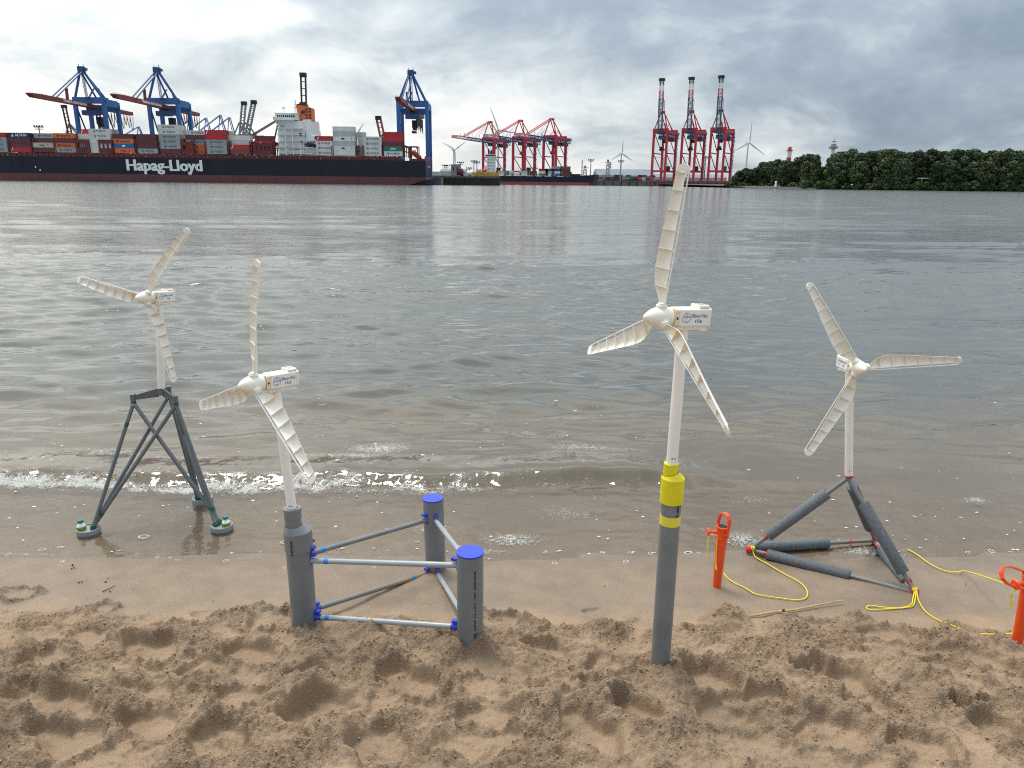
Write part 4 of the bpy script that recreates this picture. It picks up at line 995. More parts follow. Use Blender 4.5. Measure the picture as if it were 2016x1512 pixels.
# ------------------------------------------------------------------ ropes and driftwood
def smooth_path(pts, k=6):
    out = []; n = len(pts)
    for i in range(n - 1):
        p0, p1, p2, p3 = pts[max(i - 1, 0)], pts[i], pts[i + 1], pts[min(i + 2, n - 1)]
        for j in range(k):
            t = j / k; out.append(0.5 * ((2 * p1) + (p2 - p0) * t + (2 * p0 - 5 * p1 + 4 * p2 - p3) * t * t + (3 * p1 - p0 - 3 * p2 + p3) * t ** 3))
    return out + [pts[-1]]
def rope(px_pts, label, ends=None, r=.0024, knots=()):
    pts = []
    for q in px_pts: pts.append(q if isinstance(q, Vector) else on_sand(q[0], q[1], r + .002))
    pts = smooth_path(pts); o = MB(); o.path(pts, r, 7)
    for k in knots:
        o.lathe(Vector(k) - Vector((0, 0, .008)), (0, 0, 1), [(0, .004), (.003, .0095), (.008, .011), (.013, .009), (.016, .004)], 10)
        for a in (0.3, 2.2, 4.1): v = Vector((math.cos(a), math.sin(a) * .6, .4)) * .016; o.path([Vector(k), Vector(k) + v * .6 + Vector((0, 0, .006)), Vector(k) + v], r * .9, 6)
    org = pts[0].copy(); ob = o.build('rope', m_rope, None, org); ob.location = org
    tag(ob, label, 'rope', 'thin yellow ropes on the sand')
    return ob
s1t = b1 + Vector((0, 0, .240))
rope([TF1 + Vector((.012, -.014, .018)), (1487, 1098), (1508, 1110), (1545, 1132), (1574, 1148), (1588, 1164), (1587, 1178), (1570, 1183), (1540, 1180), (1490, 1172), (1468, 1160), (1440, 1146), (1421, 1128),
      b1 + Vector((-.012, -.022, .085)), b1 + Vector((-.018, -.018, .12)), s1t + Vector((-.020, -.012, 0))], 'yellow rope looping over wet sand from the tetrahedron base to the first orange spike', knots=[TF1 + Vector((.014, -.012, .020))])
rope([s1t + Vector((-.030, -.006, -.004)), at_y(1396, 1055, b1.y - .012), at_y(1393, 1080, b1.y - .016), at_y(1391, 1106, b1.y - .02)], 'short yellow rope end hanging beside the shaft of the first orange spike')
s2t = b2 + Vector((0, 0, .235))
rope([(1787, 1083), (1806, 1094), (1826, 1109), (1844, 1119), (1862, 1126), on_sand(1885, 1131, .012), on_sand(1905, 1138, .03), s2t + Vector((-.020, -.012, -.01))], 'long yellow rope running from behind the tetrahedron base to the right edge spike')
k2 = TF2 + Vector((-.006, -.014, .022))
rope([k2, (1797, 1180), (1793, 1192), (1770, 1199), (1735, 1197), (1715, 1194), (1706, 1197), (1712, 1202), (1745, 1201), (1790, 1197), (1800, 1188), k2 + Vector((.004, -.004, 0)), (1808, 1184), (1822, 1206), (1845, 1222), (1868, 1231), (1889, 1240)],
     'yellow rope tied in a bow round the near red corner of the tetrahedron base', knots=[k2])
rope([(1931, 1250), (1955, 1251), (1978, 1250), (1996, 1249)], 'straight short stretch of yellow rope half buried beside the right edge spike')
rope([s2t + Vector((-.030, -.012, 0)), at_y(1994, 1165, b2.y - .02), at_y(1991, 1180, b2.y - .02), at_y(1990, 1196, b2.y - .022)], 'yellow rope tail hanging from the screw of the right edge spike')
def stick(name, pts, r0, r1, mat, label, cat, joints=()):
    m_ = MB(); P = [on_sand(x, y, dz) for x, y, dz in pts]
    for i in range(len(P) - 1):
        t = i / (len(P) - 1); m_.tube(P[i], P[i + 1] + (P[i + 1] - P[i]) * .02, r0 + (r1 - r0) * t, r0 + (r1 - r0) * (i + 1) / (len(P) - 1), 9)
    org = P[0].copy(); root = m_.build(name, mat, None, org); root.location = org; tag(root, label, cat)
    for t in joints:
        q = P[0].lerp(P[-1], t); k = MB(); d = (P[-1] - P[0]).normalized(); k.tube(q - d * .003, q + d * .003, r0 * 1.15, n=9); k.build('joint', m_twig, root, org)
stick('reed_stick', [(1474, 1216, .006), (1520, 1209, .008), (1570, 1203, .008), (1610, 1196, .012), (1658, 1189, .016)], .0045, .0028, m_bamboo, 'dry jointed reed stick lying on the sand below the tetrahedron base', 'stick', (.36,))
stick('reed_stalk', [(1991, 932, .004), (1994, 940, .004), (1998, 954, .004)], .004, .003, m_bamboo, 'short pale reed stalk floating on the water near the right edge', 'reed')
stick('twig', [(202, 1166, .003), (214, 1161, .004), (227, 1154, .003)], .0022, .0012, m_twig, 'thin black twig on the smooth wet sand at the left', 'twig')
PEB = ['dark pebble at the far left near the water, farthest of three together', 'dark pebble in the middle of three together at the left', 'dark pebble nearest the camera of three together at the left',
       'larger dark pebble of a pair on the smooth sand at the left', 'smaller dark pebble of a pair on the smooth sand at the left', 'dark pebble just above the thin black twig', 'dark pebble touching the near side of the black twig',
       'small dark pebble alone between the twig and the water', 'tiny dark pebble right of the black twig', 'tiny dark pebble in the middle of the smooth wet sand', 'tiny dark pebble beside the back grey pipe', 'tiny dark pebble left of the frame of grey pipes', 'tiny dark pebble near the yellow rope at the right']
def debris():
    rg = np.random.default_rng(4); k = 0
    for k, (px, py, s) in enumerate(((143, 1113, 1.1), (146, 1118, .8), (141, 1120, .7), (155, 1147, .9), (161, 1146, .7), (208, 1146, 1.0), (217, 1165, .8), (212, 1139, .6), (262, 1160, .5), (1190, 1154, .6), (870, 1158, .6), (420, 1183, .5), (1901, 1150, .6))):
        lab = PEB[k]
        p = on_sand(px, py); b = bmesh.new(); bmesh.ops.create_icosphere(b, subdivisions=2, radius=.0044 * s)
        for v in b.verts: v.co *= 1 + rg.uniform(-.25, .25); v.co.z *= .6
        me = bpy.data.meshes.new('sand_clod'); b.to_mesh(me); b.free(); me.materials.append(m_twig)
        o = link('pebble', me, None, p + Vector((0, 0, .002 * s)))
        tag(o, lab, 'pebble', 'dark pebbles on the wet sand')
debris()
# ------------------------------------------------------------------ the far bank: ground, quays
def px_x(px, Y): return at_y(px, 362, Y).x
m_hull = M('navy_hull_paint', (0.006, 0.010, 0.022), 0.5, spec=0.25, var=0.4, vscale=0.22, dirt=(0.030, 0.026, 0.028), stretch=(1, 1, .18))
m_boot = M('rusty_red_boot_top', (0.120, 0.036, 0.035), 0.7, var=0.30, vscale=0.30, dirt=(0.10, .06, .055), stretch=(1, 1, .2))
m_shipred = M('dark_red_ship_paint', (0.12, 0.018, 0.020), 0.6, var=0.25, vscale=0.3)
m_shipwhite = M('white_ship_paint', (0.72, 0.73, 0.72), 0.5, var=0.08, vscale=0.25, stretch=(1, 1, .3))
m_funnel = M('orange_funnel_paint', (0.62, 0.13, 0.016), 0.5, var=0.08, vscale=0.4)
m_glass = M('dark_window_glass', (0.014, 0.019, 0.026), 0.15, var=0.2)
m_letter = M('white_hull_lettering', (0.78, 0.78, 0.77), 0.6, var=0.06, vscale=.3)
m_dark = M('dark_machinery', (0.018, 0.020, 0.024), 0.6, var=0.3, vscale=0.3)
m_cblue = M('blue_crane_paint', (0.028, 0.125, 0.34), 0.5, var=0.18, vscale=0.15)
m_cdeep = M('dark_blue_crane_paint', (0.018, 0.065, 0.17), 0.5, var=0.2, vscale=0.2)
m_cboom = M('brown_red_boom_paint', (0.20, 0.032, 0.026), 0.55, var=0.2, vscale=0.15)
m_cred = M('red_crane_paint', (0.52, 0.026, 0.045), 0.5, var=0.14, vscale=0.12)
m_cnavy = M('navy_lattice_paint', (0.045, 0.105, 0.19), 0.5, var=0.2, vscale=0.2)
m_cgrey = M('grey_crane_paint', (0.24, 0.26, 0.26), 0.5, var=0.15, vscale=0.2)
m_cable = M('steel_cable', (0.05, 0.055, 0.06), 0.6, var=0.2)
m_quay = M('weathered_quay_concrete', (0.12, 0.115, 0.10), 0.85, var=0.4, vscale=0.2, stretch=(1, 1, .3))
m_pile = M('dark_sheet_piling', (0.028, 0.026, 0.022), 0.8, var=0.4, vscale=0.25, stretch=(1, 1, .25))
m_wet = M('weedy_waterline', (0.022, 0.025, 0.016), 0.6, var=0.4, vscale=.4)
m_roof = M('grey_shed_roof', (0.16, 0.185, 0.21), 0.7, var=0.15, vscale=.05)
m_shed = M('pale_shed_wall', (0.42, 0.43, 0.42), 0.7, var=0.15, vscale=.06)
m_mast = M('galvanised_mast', (0.26, 0.28, 0.29), 0.55, var=0.1)
m_wt = M('pale_turbine_paint', (0.60, 0.63, 0.65), 0.5, var=0.05)
m_bank = M('bank_soil', (0.060, 0.050, 0.036), 0.9, var=0.4, vscale=0.12)
m_grassbank = M('grassy_ground', (0.060, 0.065, 0.036), 0.9, var=0.35, vscale=0.05)
m_bargey = M('yellow_fender_paint', (0.42, 0.27, 0.03), 0.6, var=0.25, vscale=.3)

def structure(mb, name, mat, label, org=None):
    o = mb.build(name, mat, None, org); o['kind'] = 'structure'; o['label'] = label
    if org is not None: o.location = org
    return o
g = MB(); g.add([(-3000, 496, 3.2), (-70, 496, 3.2), (-70, 640, 3.2), (-46, 860, 3.2), (100, 905, 3.2), (256, 822, 3.2), (330, 900, 3.2), (3000, 900, 3.2), (3000, 6500, 3.2), (-3000, 6500, 3.2)], [tuple(range(10))])
structure(g, 'terminal_ground', M('terminal_asphalt', (0.09, 0.09, 0.09), 0.85, var=0.3, vscale=0.02), 'flat paved ground of the container terminal beyond the river')
def quay_run(pts, top, depth, name, label, mat, piles=0.0):
    """A quay wall along pts with a capping beam and, where wanted, timber fender piles of their own."""
    org = (*pts[0], 0.0); root = empty(name, org, label, 'quay wall')
    body, cap = MB(), MB()
    for (x0, y0), (x1, y1) in zip(pts, pts[1:]):
        d = Vector((x1 - x0, y1 - y0, 0)).normalized(); nrm = Vector((-d.y, d.x, 0))
        a, b = Vector((x0, y0, -1)), Vector((x1, y1, -1))
        body.prism([a, b, b + nrm * depth, a + nrm * depth], (0, 0, top))
        a, b = Vector((x0, y0, top - 1)) - nrm * .4, Vector((x1, y1, top - 1)) - nrm * .4
        cap.prism([a, b, b + nrm * (depth + .4), a + nrm * (depth + .4)], (0, 0, 1.2))
    body.build('wall_face', mat, root, org); cap.build('capping_beam', m_quay, root, org)
    if piles:
        first = None
        for (x0, y0), (x1, y1) in zip(pts, pts[1:]):
            l = math.hypot(x1 - x0, y1 - y0); n = int(l / piles)
            for k in range(n):
                t = (k + .5) / n; x, y = x0 + (x1 - x0) * t, y0 + (y1 - y0) * t
                if first is None:
                    f = MB(); f.tube((0, 0, -1), (0, 0, top - .6), .45, n=8); first = f.mesh('fender_pile', m_pile)
                d = Vector((x1 - x0, y1 - y0, 0)).normalized()
                link('fender_pile', first, root, (x - pts[0][0] + d.y * .75, y - pts[0][1] - d.x * .75, 0))
    return root
quay_run([(-420, 480), (-46, 480)], 4.4, 16, 'quay_wall', 'pale concrete quay wall behind the big container ship', m_quay)
x0, x1 = px_x(850, 500), px_x(984, 500)
pier = quay_run([(x0 - 6, 500), (x1, 500)], 5.6, 9, 'jetty', 'dark sheet pile jetty running right from the stern of the big ship', m_pile, 3.2)
# right-hand quay under the raised red cranes
QD = Vector((-0.515, -0.857, 0)).normalized(); QW = Vector((0.857, -0.515, 0)).normalized()
qx0, qx1 = px_x(1150, 870), px_x(1441, 806)
quay_run([(qx0 - 160, 955), (qx0, 870), (qx1, 812)], 5.2, 12, 'quay_wall', 'weathered quay wall below the three raised red cranes', m_quay, 9.0)

# ------------------------------------------------------------------ containers
CONT = {}
def cont_mat(col):
    cols = dict(grey=(0.30, 0.33, 0.335), white=(0.60, 0.61, 0.57), beige=(0.46, 0.44, 0.36), maroon=(0.115, 0.030, 0.036), red=(0.42, 0.022, 0.030), brown=(0.17, 0.060, 0.040),
                orange=(0.62, 0.135, 0.035), navy=(0.018, 0.032, 0.075), blue=(0.022, 0.125, 0.36), green=(0.015, 0.17, 0.11), silver=(0.44, 0.46, 0.46))
    return M(col + '_container_steel', cols[col], 0.6, var=0.14, vscale=0.35, rand=0.07, stretch=(1, 1, .4))
def cont_mesh(col, ln, h):
    """A steel box: corner posts and rails proud of recessed walls, locking bars on the door end."""
    key = (col, round(ln, 2), h)
    if key in CONT: return CONT[key]
    m_ = MB(); w = 2.44; e = .07
    m_.box(e, ln - e, e, w - e, .14, h - e)
    for x in (0, ln - .18):
        for y in (0, w - .18): m_.box(x, x + .18, y, y + .18, 0, h)
    for y in (0, w - .14): m_.box(.18, ln - .18, y, y + .14, 0, .16); m_.box(.18, ln - .18, y, y + .14, h - .12, h)
    for x in (0, ln - .14): m_.box(x, x + .14, .18, w - .18, 0, .16); m_.box(x, x + .14, .18, w - .18, h - .12, h)
    n = 9
    for k in range(n): x = .4 + (ln - .8) * k / (n - 1); m_.box(x - .10, x + .10, .02, e + .01, .17, h - .13)    # corrugation ribs on the long wall
    for y in (.5, .95, 1.5, 1.95): m_.box(ln - e, ln - .01, y - .04, y + .04, .18, h - .14)
    CONT[key] = m_.mesh('container', cont_mat(col)); return CONT[key]
LOGO = {}
def lettering(style, ln, h):
    key = (style, round(ln, 2))
    if key in LOGO: return LOGO[key]
    b = MB(); X, Z = Vector((1, 0, 0)), Vector((0, 0, 1)); yy = -.012
    def star(cx, cz, s, mat_sq=True):
        P = [Vector((cx + s * r * math.cos(a), yy, cz + s * r * math.sin(a))) for k in range(14) for a in [math.pi / 2 + k * math.pi / 7] for r in [(1 if k % 2 == 0 else .55)]]
        b.add(P, [tuple(range(14))])
    if style in ('maersk', 'maersk_white'):
        put_text(b, 'MAERSK', 1.7, (ln * .60, yy, h * .50), X, Z, .0, 5.4)
        cx = ln * .60 - 3.9; s = .62
        for (a0, a1, c0, c1) in ((-s, s, s - .16, s), (-s, s, -s, -s + .16), (-s, -s + .16, -s, s), (s - .16, s, -s, s)): b.add([(cx + a0, yy, h * .5 + c0), (cx + a1, yy, h * .5 + c0), (cx + a1, yy, h * .5 + c1), (cx + a0, yy, h * .5 + c1)], [(0, 1, 2, 3)])
        star(cx, h * .5, .42); mat = material('grey_blue_lettering', (0.030, 0.055, 0.085), 0.6, var=.1)
    elif style == 'hapag':
        put_text(b, 'Hapag-Lloyd', 1.35, (ln * .56, yy, h * .48), X, Z, .03, 5.6)
        for k in (0, 1): b.add([(ln * .56 - 4.6 + k * .55, yy, h * .25), (ln * .56 - 4.1 + k * .55, yy, h * .25), (ln * .56 - 3.9 + k * .55, yy, h * .72), (ln * .56 - 4.4 + k * .55, yy, h * .72)], [(0, 1, 2, 3)])
        mat = material('navy_lettering', (0.03, 0.022, 0.05), 0.6, var=.1)
    elif style == 'altun':
        put_text(b, 'ALTUN', 1.9, (ln * .60, yy, h * .5), X, Z, .05, 6.6); b.add([(ln * .15, yy, h * .2), (ln * .15 + 1.5, yy, h * .2), (ln * .15 + .75, yy, h * .85)], [(0, 1, 2)]); mat = m_letter
    elif style == 'slash':
        b.add([(.5, yy, .3), (.9, yy, .3), (1.9, yy, h - .3), (1.5, yy, h - .3)], [(0, 1, 2, 3)]); mat = m_letter
    elif style == 'oval':
        P = [Vector((ln * .5 + 1.0 * math.cos(a), yy, h * .5 + .55 * math.sin(a))) for a in [k * math.pi / 8 for k in range(16)]]; b.add(P, [tuple(range(16))]); mat = m_letter
    elif style == 'oval_grey':
        P = [Vector((ln * .45 + 1.1 * math.cos(a), yy, h * .5 + .5 * math.sin(a))) for a in [k * math.pi / 8 for k in range(16)]]; b.add(P, [tuple(range(16))]); b.box(ln * .85, ln * .85 + .35, yy - .004, yy, h * .3, h * .6); mat = material('grey_blue_lettering', (0.030, 0.055, 0.085), 0.6, var=.1)
    elif style == 'arrow':
        put_text(b, '>', 2.2, (ln * .35, yy, h * .5), X, Z, .02); mat = m_letter
    elif style == 'unit':
        put_text(b, 'UASC', 1.4, (ln * .5, yy, h * .5), X, Z, .04); mat = m_letter
    elif style == 'tick':
        put_text(b, 'Hapag', 1.2, (ln * .45, yy, h * .5), X, Z, .03); b.box(ln * .72, ln * .72 + .5, yy - .004, yy, h * .35, h * .65); mat = material('navy_lettering', (0.03, 0.022, 0.05), 0.6, var=.1)
    LOGO[key] = b.mesh('lettering', mat); return LOGO[key]
WORDS = dict(maersk='lettered MAERSK', maersk_white='lettered MAERSK', hapag='lettered Hapag-Lloyd', altun='lettered ALTUN', slash='with a white slash', oval='with a white oval badge', oval_grey='with a grey oval badge', arrow='with a white arrow sign', unit='with white lettering', tick='with faint lettering')
TIER = ['bottom', 'second', 'third', 'fourth', 'fifth', 'sixth']
G_CONT = 'shipping containers stacked on the big ship'
SY = 440.0                       # near side of the ship
def sx(px): return px_x(px, SY)
DECK = 15.9; CH = 2.62
def cont(col, style, x, y, z, ln, label, group=G_CONT, h=2.59):
    o = link('container', cont_mesh(col, ln, h), None, (x, y, z)); tag(o, label, 'container', group)
    if style: link('lettering', lettering(style, ln, h), o)
    return o
# stacks, left to right: photo x of the near lower left corner, length in metres, outer row bottom to top, rows behind
STACKS = [
    (-16.5, 12.0, ['grey:maersk', 'grey:maersk', 'grey:maersk', 'red:arrow'], [['maroon', 'brown', 'maroon', 'maroon'], ['grey', 'maroon', 'red', 'brown']]),
    (29, 12.0, ['red:slash', 'maroon', 'maroon', 'navy:altun'], [['maroon', 'grey', 'orange', 'navy'], ['maroon', 'red', 'orange', 'beige'], ['brown', 'grey', 'maroon', 'orange']]),
    (73.5, 12.0, ['maroon', 'beige:tick'], [['maroon', 'orange', 'maroon', 'grey:maersk'], ['brown', 'maroon', 'orange', 'orange'], ['grey', 'maroon', 'beige', 'orange']]),
    (116.5, 12.0, ['grey:maersk', 'orange:hapag', 'maroon', 'orange:hapag'], [['maroon', 'maroon', 'grey', 'maroon'], ['brown', 'grey', 'maroon', 'beige'], ['grey', 'maroon', 'white', 'maroon']]),
    (160, 6.4, [], [['maroon', 'white', 'white:tick', 'white'], ['maroon', 'maroon', 'white', 'maroon', 'red:slash'], ['grey', 'brown', 'maroon', 'maroon', 'red']]),
    (186.5, 12.0, ['white:tick', 'white', 'white:tick', 'white:maersk_white', 'white:maersk_white'], [['grey', 'white', 'beige', 'white', 'beige'], ['white', 'grey', 'maroon', 'white', 'grey'], ['grey', 'white', 'grey', 'beige', 'white']]),
    (231, 11.8, ['orange:tick', 'blue:oval', 'orange:hapag', 'maroon'], [['maroon', 'grey', 'maroon', 'maroon'], ['brown', 'maroon', 'grey', 'maroon']]),
    (277, 11.6, ['grey:maersk', 'maroon', 'maroon', 'maroon'], [['maroon', 'maroon', 'grey', 'brown'], ['grey', 'maroon', 'maroon', 'maroon']]),
    (321, 12.0, ['maroon', 'grey:maersk', 'grey:maersk', 'grey:maersk', 'white:maersk_white', 'white:maersk_white'], [['maroon', 'grey', 'white', 'grey', 'white', 'white'], ['grey', 'maroon', 'maroon', 'white', 'beige', 'white'], ['maroon', 'grey', 'brown', 'grey', 'white', 'beige']]),
    (369, 11.8, [], [['orange:tick', 'orange:tick', 'grey:maersk', 'maroon'], ['maroon', 'grey:maersk', 'grey', 'white:maersk_white', 'white:maersk_white'], ['grey', 'maroon', 'maroon', 'white', 'white']]),
    (411.5, 11.8, ['grey:maersk', 'grey:maersk', 'grey:maersk', 'red', 'red:slash'], [['grey', 'white', 'silver', 'grey', 'maroon'], ['maroon', 'grey', 'grey', 'white', 'beige'], ['white', 'maroon', 'grey', 'silver', 'beige'], ['grey', 'brown', 'white', 'grey', 'beige']]),
    (458.5, 10.8, ['brown', 'red:slash'], [['maroon', 'grey', 'silver', 'white'], ['brown', 'maroon', 'grey', 'white']]),
    (502, 11.0, ['maroon', 'maroon:arrow'], [['maroon', 'maroon', 'red:arrow'], ['brown', 'maroon', 'maroon', 'maroon']]),
    (626, 9.4, ['white:maersk_white', 'white:maersk_white', 'white:maersk_white', 'red:slash'], [['white', 'grey', 'white', 'red'], ['maroon', 'white', 'grey', 'maroon']]),
    (659.5, 12.2, ['white', 'white:oval_grey', 'silver', 'white:oval_grey', 'silver', 'white'], [['silver', 'white', 'silver', 'white', 'silver', 'white'], ['white', 'silver', 'white', 'silver', 'white']]),
    (703.5, 4.2, [], [[], ['white', 'silver', 'white', 'white', 'silver'], ['silver', 'white', 'silver', 'white', 'silver']]),
    (718, 10.4, ['white:maersk_white', 'white:maersk_white', 'white:maersk_white', 'white:maersk_white'], [['white', 'beige', 'silver', 'white'], ['white', 'silver', 'white', 'beige']]),
    (757, 10.8, ['white:maersk_white', 'green:unit', 'maroon', 'red', 'red'], [['maroon', 'red', 'brown', 'maroon', 'red'], ['brown', 'maroon', 'maroon', 'red', 'maroon']]),
]
NMID = sum(1 for s in STACKS if s[0] < 540)
def where_stack(i):
    k = i
    if i < NMID: return f'{ORD[i]} stack from the left end'
    names = ['stack beside the bridge tower', 'tallest pale stack', 'narrow stack behind the tallest', 'second stack from the stern', 'stack nearest the stern']
    return names[i - NMID]
for i, (px, ln, front, behind) in enumerate(STACKS):
    x = sx(px)
    for r, row in enumerate([front] + behind):
        for t, spec in enumerate(row):
            col, _, style = spec.partition(':'); y = SY + .8 + r * 2.55
            rowname = ['outer', 'second', 'third', 'fourth', 'fifth'][r] + ' row'
            w = ' ' + WORDS[style] if style else ''
            pos = where_stack(i)
            lab = f'{col} container{w}, {TIER[t]} in the {rowname}, {pos}'
            if len(lab.split()) > 15: lab = lab.replace(' in the ', ' of ').replace('with a white ', 'with white ').replace('with a grey ', 'with grey ').replace('the left end', 'left').replace('the white ', '').replace('just right of', 'beside')
            cont(col, style, x, y, DECK + t * CH, ln, lab)

# ------------------------------------------------------------------ the big container ship
def big_ship():
    xs, xb = sx(838), -372.0            # stern and bow
    org = Vector((xs, SY + 16, 0)); root = empty('container_ship', org, 'long navy container ship lettered Hapag-Lloyd moored along the far side', 'ship')
    B = 32.0; Y0, Y1 = SY, SY + B; H = 13.4; BT = 4.3
    # hull sections from stern to bow: x, half-breadth factor, keel height
    st = [(xs, .92, 3.2, 0), (xs - 6, .97, 1.0, 0), (xs - 16, 1, -1.5, 0), (xs - 40, 1, -2, 0), (xs - 240, 1, -2, .2), (xs - 275, .88, -2, .8), (xs - 300, .55, -2, 1.6), (xb + 4, .12, -2, 2.6), (xb, .02, -1, 2.8)]
    yc = (Y0 + Y1) / 2
    def hull(z0f, z1f, name, mat, lo=True):
        m_ = MB(); P = []; F = []
        for (x, b, kz, sh) in st:
            za, zb = (max(kz, z0f), z1f) if True else (z0f, z1f)
            zb = zb + (sh if zb > 6 else 0); za = min(za, zb - .2)
            hb = B / 2 * b; hl = hb * (.985 if za > 3 else .96)
            P += [(x, yc - hl, za), (x, yc - hb, zb), (x, yc + hb, zb), (x, yc + hl, za)]
        n = len(st)
        for k in range(n - 1):
            for i in range(4):
                j = (i + 1) % 4; F.append((4 * k + i, 4 * k + j, 4 * k + 4 + j, 4 * k + 4 + i))
        F += [(3, 2, 1, 0), tuple(4 * (n - 1) + i for i in range(4))]
        m_.add(P, F); return m_.build(name, mat, root, org)
    h = hull(BT, H, 'hull', m_hull); hull(-2.0, BT, 'boot_top', m_boot)
    # bulwark step at the stern, coaming and deck gear
    c = MB(); c.box(xs - 245, xs - 17, Y0 + .5, Y1 - .5, H, DECK - .35); c.build('hatch_coaming', m_shipred, root, org)
    c = MB(); c.box(xs - 9, xs - .2, Y0 + 1.4, Y0 + 1.8, H, H + 1.2); c.box(xs - .5, xs - .1, Y0 + 1.8, Y1 - 1.8, H, H + 2.6); c.box(xs - 9, xs - 1, Y1 - 2, Y1 - 1.6, H, H + 1.2)
    c.build('stern_bulwark', m_shipred, root, org)
    fr = MB()
    for x in (xs - 9.2, xs - 4.5): fr.bar((x, Y0 + 2.2, H), (x, Y0 + 2.2, H + 8.0), .5); fr.bar((x, Y0 + 9, H), (x, Y0 + 9, H + 8.0), .5)
    fr.bar((xs - 9.2, Y0 + 2.2, H + 7.8), (xs - 4.5, Y0 + 2.2, H + 7.8), .5); fr.bar((xs - 9.2, Y0 + 9, H + 7.8), (xs - 4.5, Y0 + 9, H + 7.8), .5); fr.bar((xs - 9.2, Y0 + 2.2, H), (xs - 4.5, Y0 + 2.2, H + 7.8), .3)
    fr.build('stern_frame', m_shipred, root, org)
    bt = MB(); bt.lathe((xs - 8.4, Y0 + 4.5, H + 5.6), Vector((.78, 0, -.62)), [(0, .2), (.8, 1.2), (3, 1.5), (6, 1.4), (7.5, .3)], 12); bt.build('lifeboat', M('lifeboat_orange', (.42, .05, .02), .5), root, org)
    w = MB()
    for k in range(4): w.lathe((xs - 3.4, Y0 + 5 + k * 4, H), (0, 0, 1), [(0, .6), (1.2, .6), (1.25, .9), (1.5, .9)], 10)
    w.build('mooring_bollard', m_dark, root, org)['kind'] = 'stuff'
    # stanchions along the coaming
    s = MB(); x = xs - 244
    while x < xs - 18:
        s.box(x, x + .5, Y0 + .06, Y0 + .44, H, DECK - .5); x += 3.1
    s.build('coaming_stanchions', m_shipred, root, org)['kind'] = 'stuff'
    wl = MB(); x = xs - 240
    lr = random.Random(5)
    for k in range(16): xx = x + k * 14 + lr.uniform(-4, 4); wl.box(xx, xx + .3, Y0 - .02, Y0 + .05, H + .6, H + .95)
    wl.build('deck_lamps', m_shipwhite, root, org)['kind'] = 'stuff'
    rl = MB()
    for zz in (H + .55, H + 1.05): rl.bar((xs - 120, Y0 + .03, zz), (xs - 10, Y0 + .03, zz), .06)
    for k in range(56): rl.bar((xs - 120 + 2 * k, Y0 + .03, H), (xs - 120 + 2 * k, Y0 + .03, H + 1.05), .06)
    rl.build('guard_rail', m_shipred, root, org)
    # lashing bridges between the stacks
    for (px, hh) in ((27, 6), (70.5, 6), (114.5, 6), (158.5, 6.6), (176, 6.6), (228.5, 7), (273.5, 6.5), (318, 6.5), (363, 8), (384, 8), (408, 7), (454, 7), (496, 7), (541, 7), (655, 5), (703, 5.5), (715, 5.5), (753, 6), (794, 6)):
        x = sx(px); m_ = MB()
        for yy in (Y0 + .7, Y0 + 8.3, Y0 + 16, Y0 + 23, Y1 - 1.2): m_.box(x, x + .45, yy, yy + .45, DECK - .35, DECK + hh); m_.box(x + 1.0, x + 1.35, yy, yy + .4, DECK - .35, DECK + hh)
        for z in (2.6, 5.2, hh - .2):
            if z < hh: m_.box(x + .01, x + 1.34, Y0 + .72, Y1 - .8, DECK + z, DECK + z + .22)
        m_.bar((x + .2, Y0 + .9, DECK), (x + .2, Y0 + 8.3, DECK + hh), .25)
        for z in (.9, 3.5):
            if z < hh - 1: m_.box(x + .02, x + 1.33, Y0 + .71, Y0 + 1.0, DECK + z, DECK + z + .25)
        m_.build('lashing_bridge', m_shipred, root, org)
    # open frames with light holes on the coaming beside the low stacks
    for (p0, p1, hh, nwin) in ((160, 186, 7.2, 2), (203, 230, 7.2, 3), (507, 541, 6.2, 4), (364, 388, 6.6, 3)):
        m_ = MB(); xa, xb2 = sx(p0), sx(p1)
        m_.box(xa, xb2, Y0 + .25, Y0 + .6, DECK - .3, DECK + hh * .35); m_.box(xa, xb2, Y0 + .25, Y0 + .6, DECK + hh * .72, DECK + hh)
        for k in range(nwin + 1): xx = xa + (xb2 - xa - .8) * k / nwin; m_.box(xx, xx + .8, Y0 + .24, Y0 + .61, DECK + hh * .35, DECK + hh * .72)
        m_.build('side_frame', m_shipred, root, org)
    # accommodation tower
    xa, xc = sx(552), sx(624)
    t = MB(); t.box(xa, sx(600), Y0 + 3.5, Y1 - 3.5, H, 34.6); t.box(sx(600), xc - 3, Y0 + 5, Y1 - 5, H, 30.5); t.box(sx(586), xc, Y0 + 4.4, Y1 - 4.4, H, 21.0)
    t.box(sx(600), sx(613), Y0 + 6, Y1 - 6, 30.5, 35.5)
    t.prism([(xc, Y0 + 4.4, 21), (sx(604), Y0 + 4.4, 21), (sx(604), Y0 + 4.4, 30), (sx(616), Y0 + 4.4, 27)], (0, 20, 0))
    tower = t.build('accommodation_tower', m_shipwhite, root, org)
    for k, z in enumerate((16.6, 20.0, 23.4, 26.8, 30.2)):
        d = MB(); d.box(xa - .4, sx(606) + (4 if k < 3 else 0), Y0 + .8, Y0 + 3.5, z, z + .22)
        for xx in range(0, 15): d.bar((xa - .3 + xx * 1.2, Y0 + .9, z + .2), (xa - .3 + xx * 1.2, Y0 + .9, z + 1.2), .06)
        d.bar((xa - .3, Y0 + .9, z + 1.2), (sx(606), Y0 + .9, z + 1.2), .08)
        d.build('deck_walkway', m_shipwhite, tower, org)
    for (p, z0, z1) in ((560, 17, 20.2), (563, 20.3, 23.6), (560, 23.7, 27), (575, 13.4, 16.8)):
        d = MB(); d.bar((sx(p), Y0 + 2.0, z0), (sx(p) + 4.2, Y0 + 2.0, z1), .7, .25); d.build('ladder', m_shipwhite, tower, org)
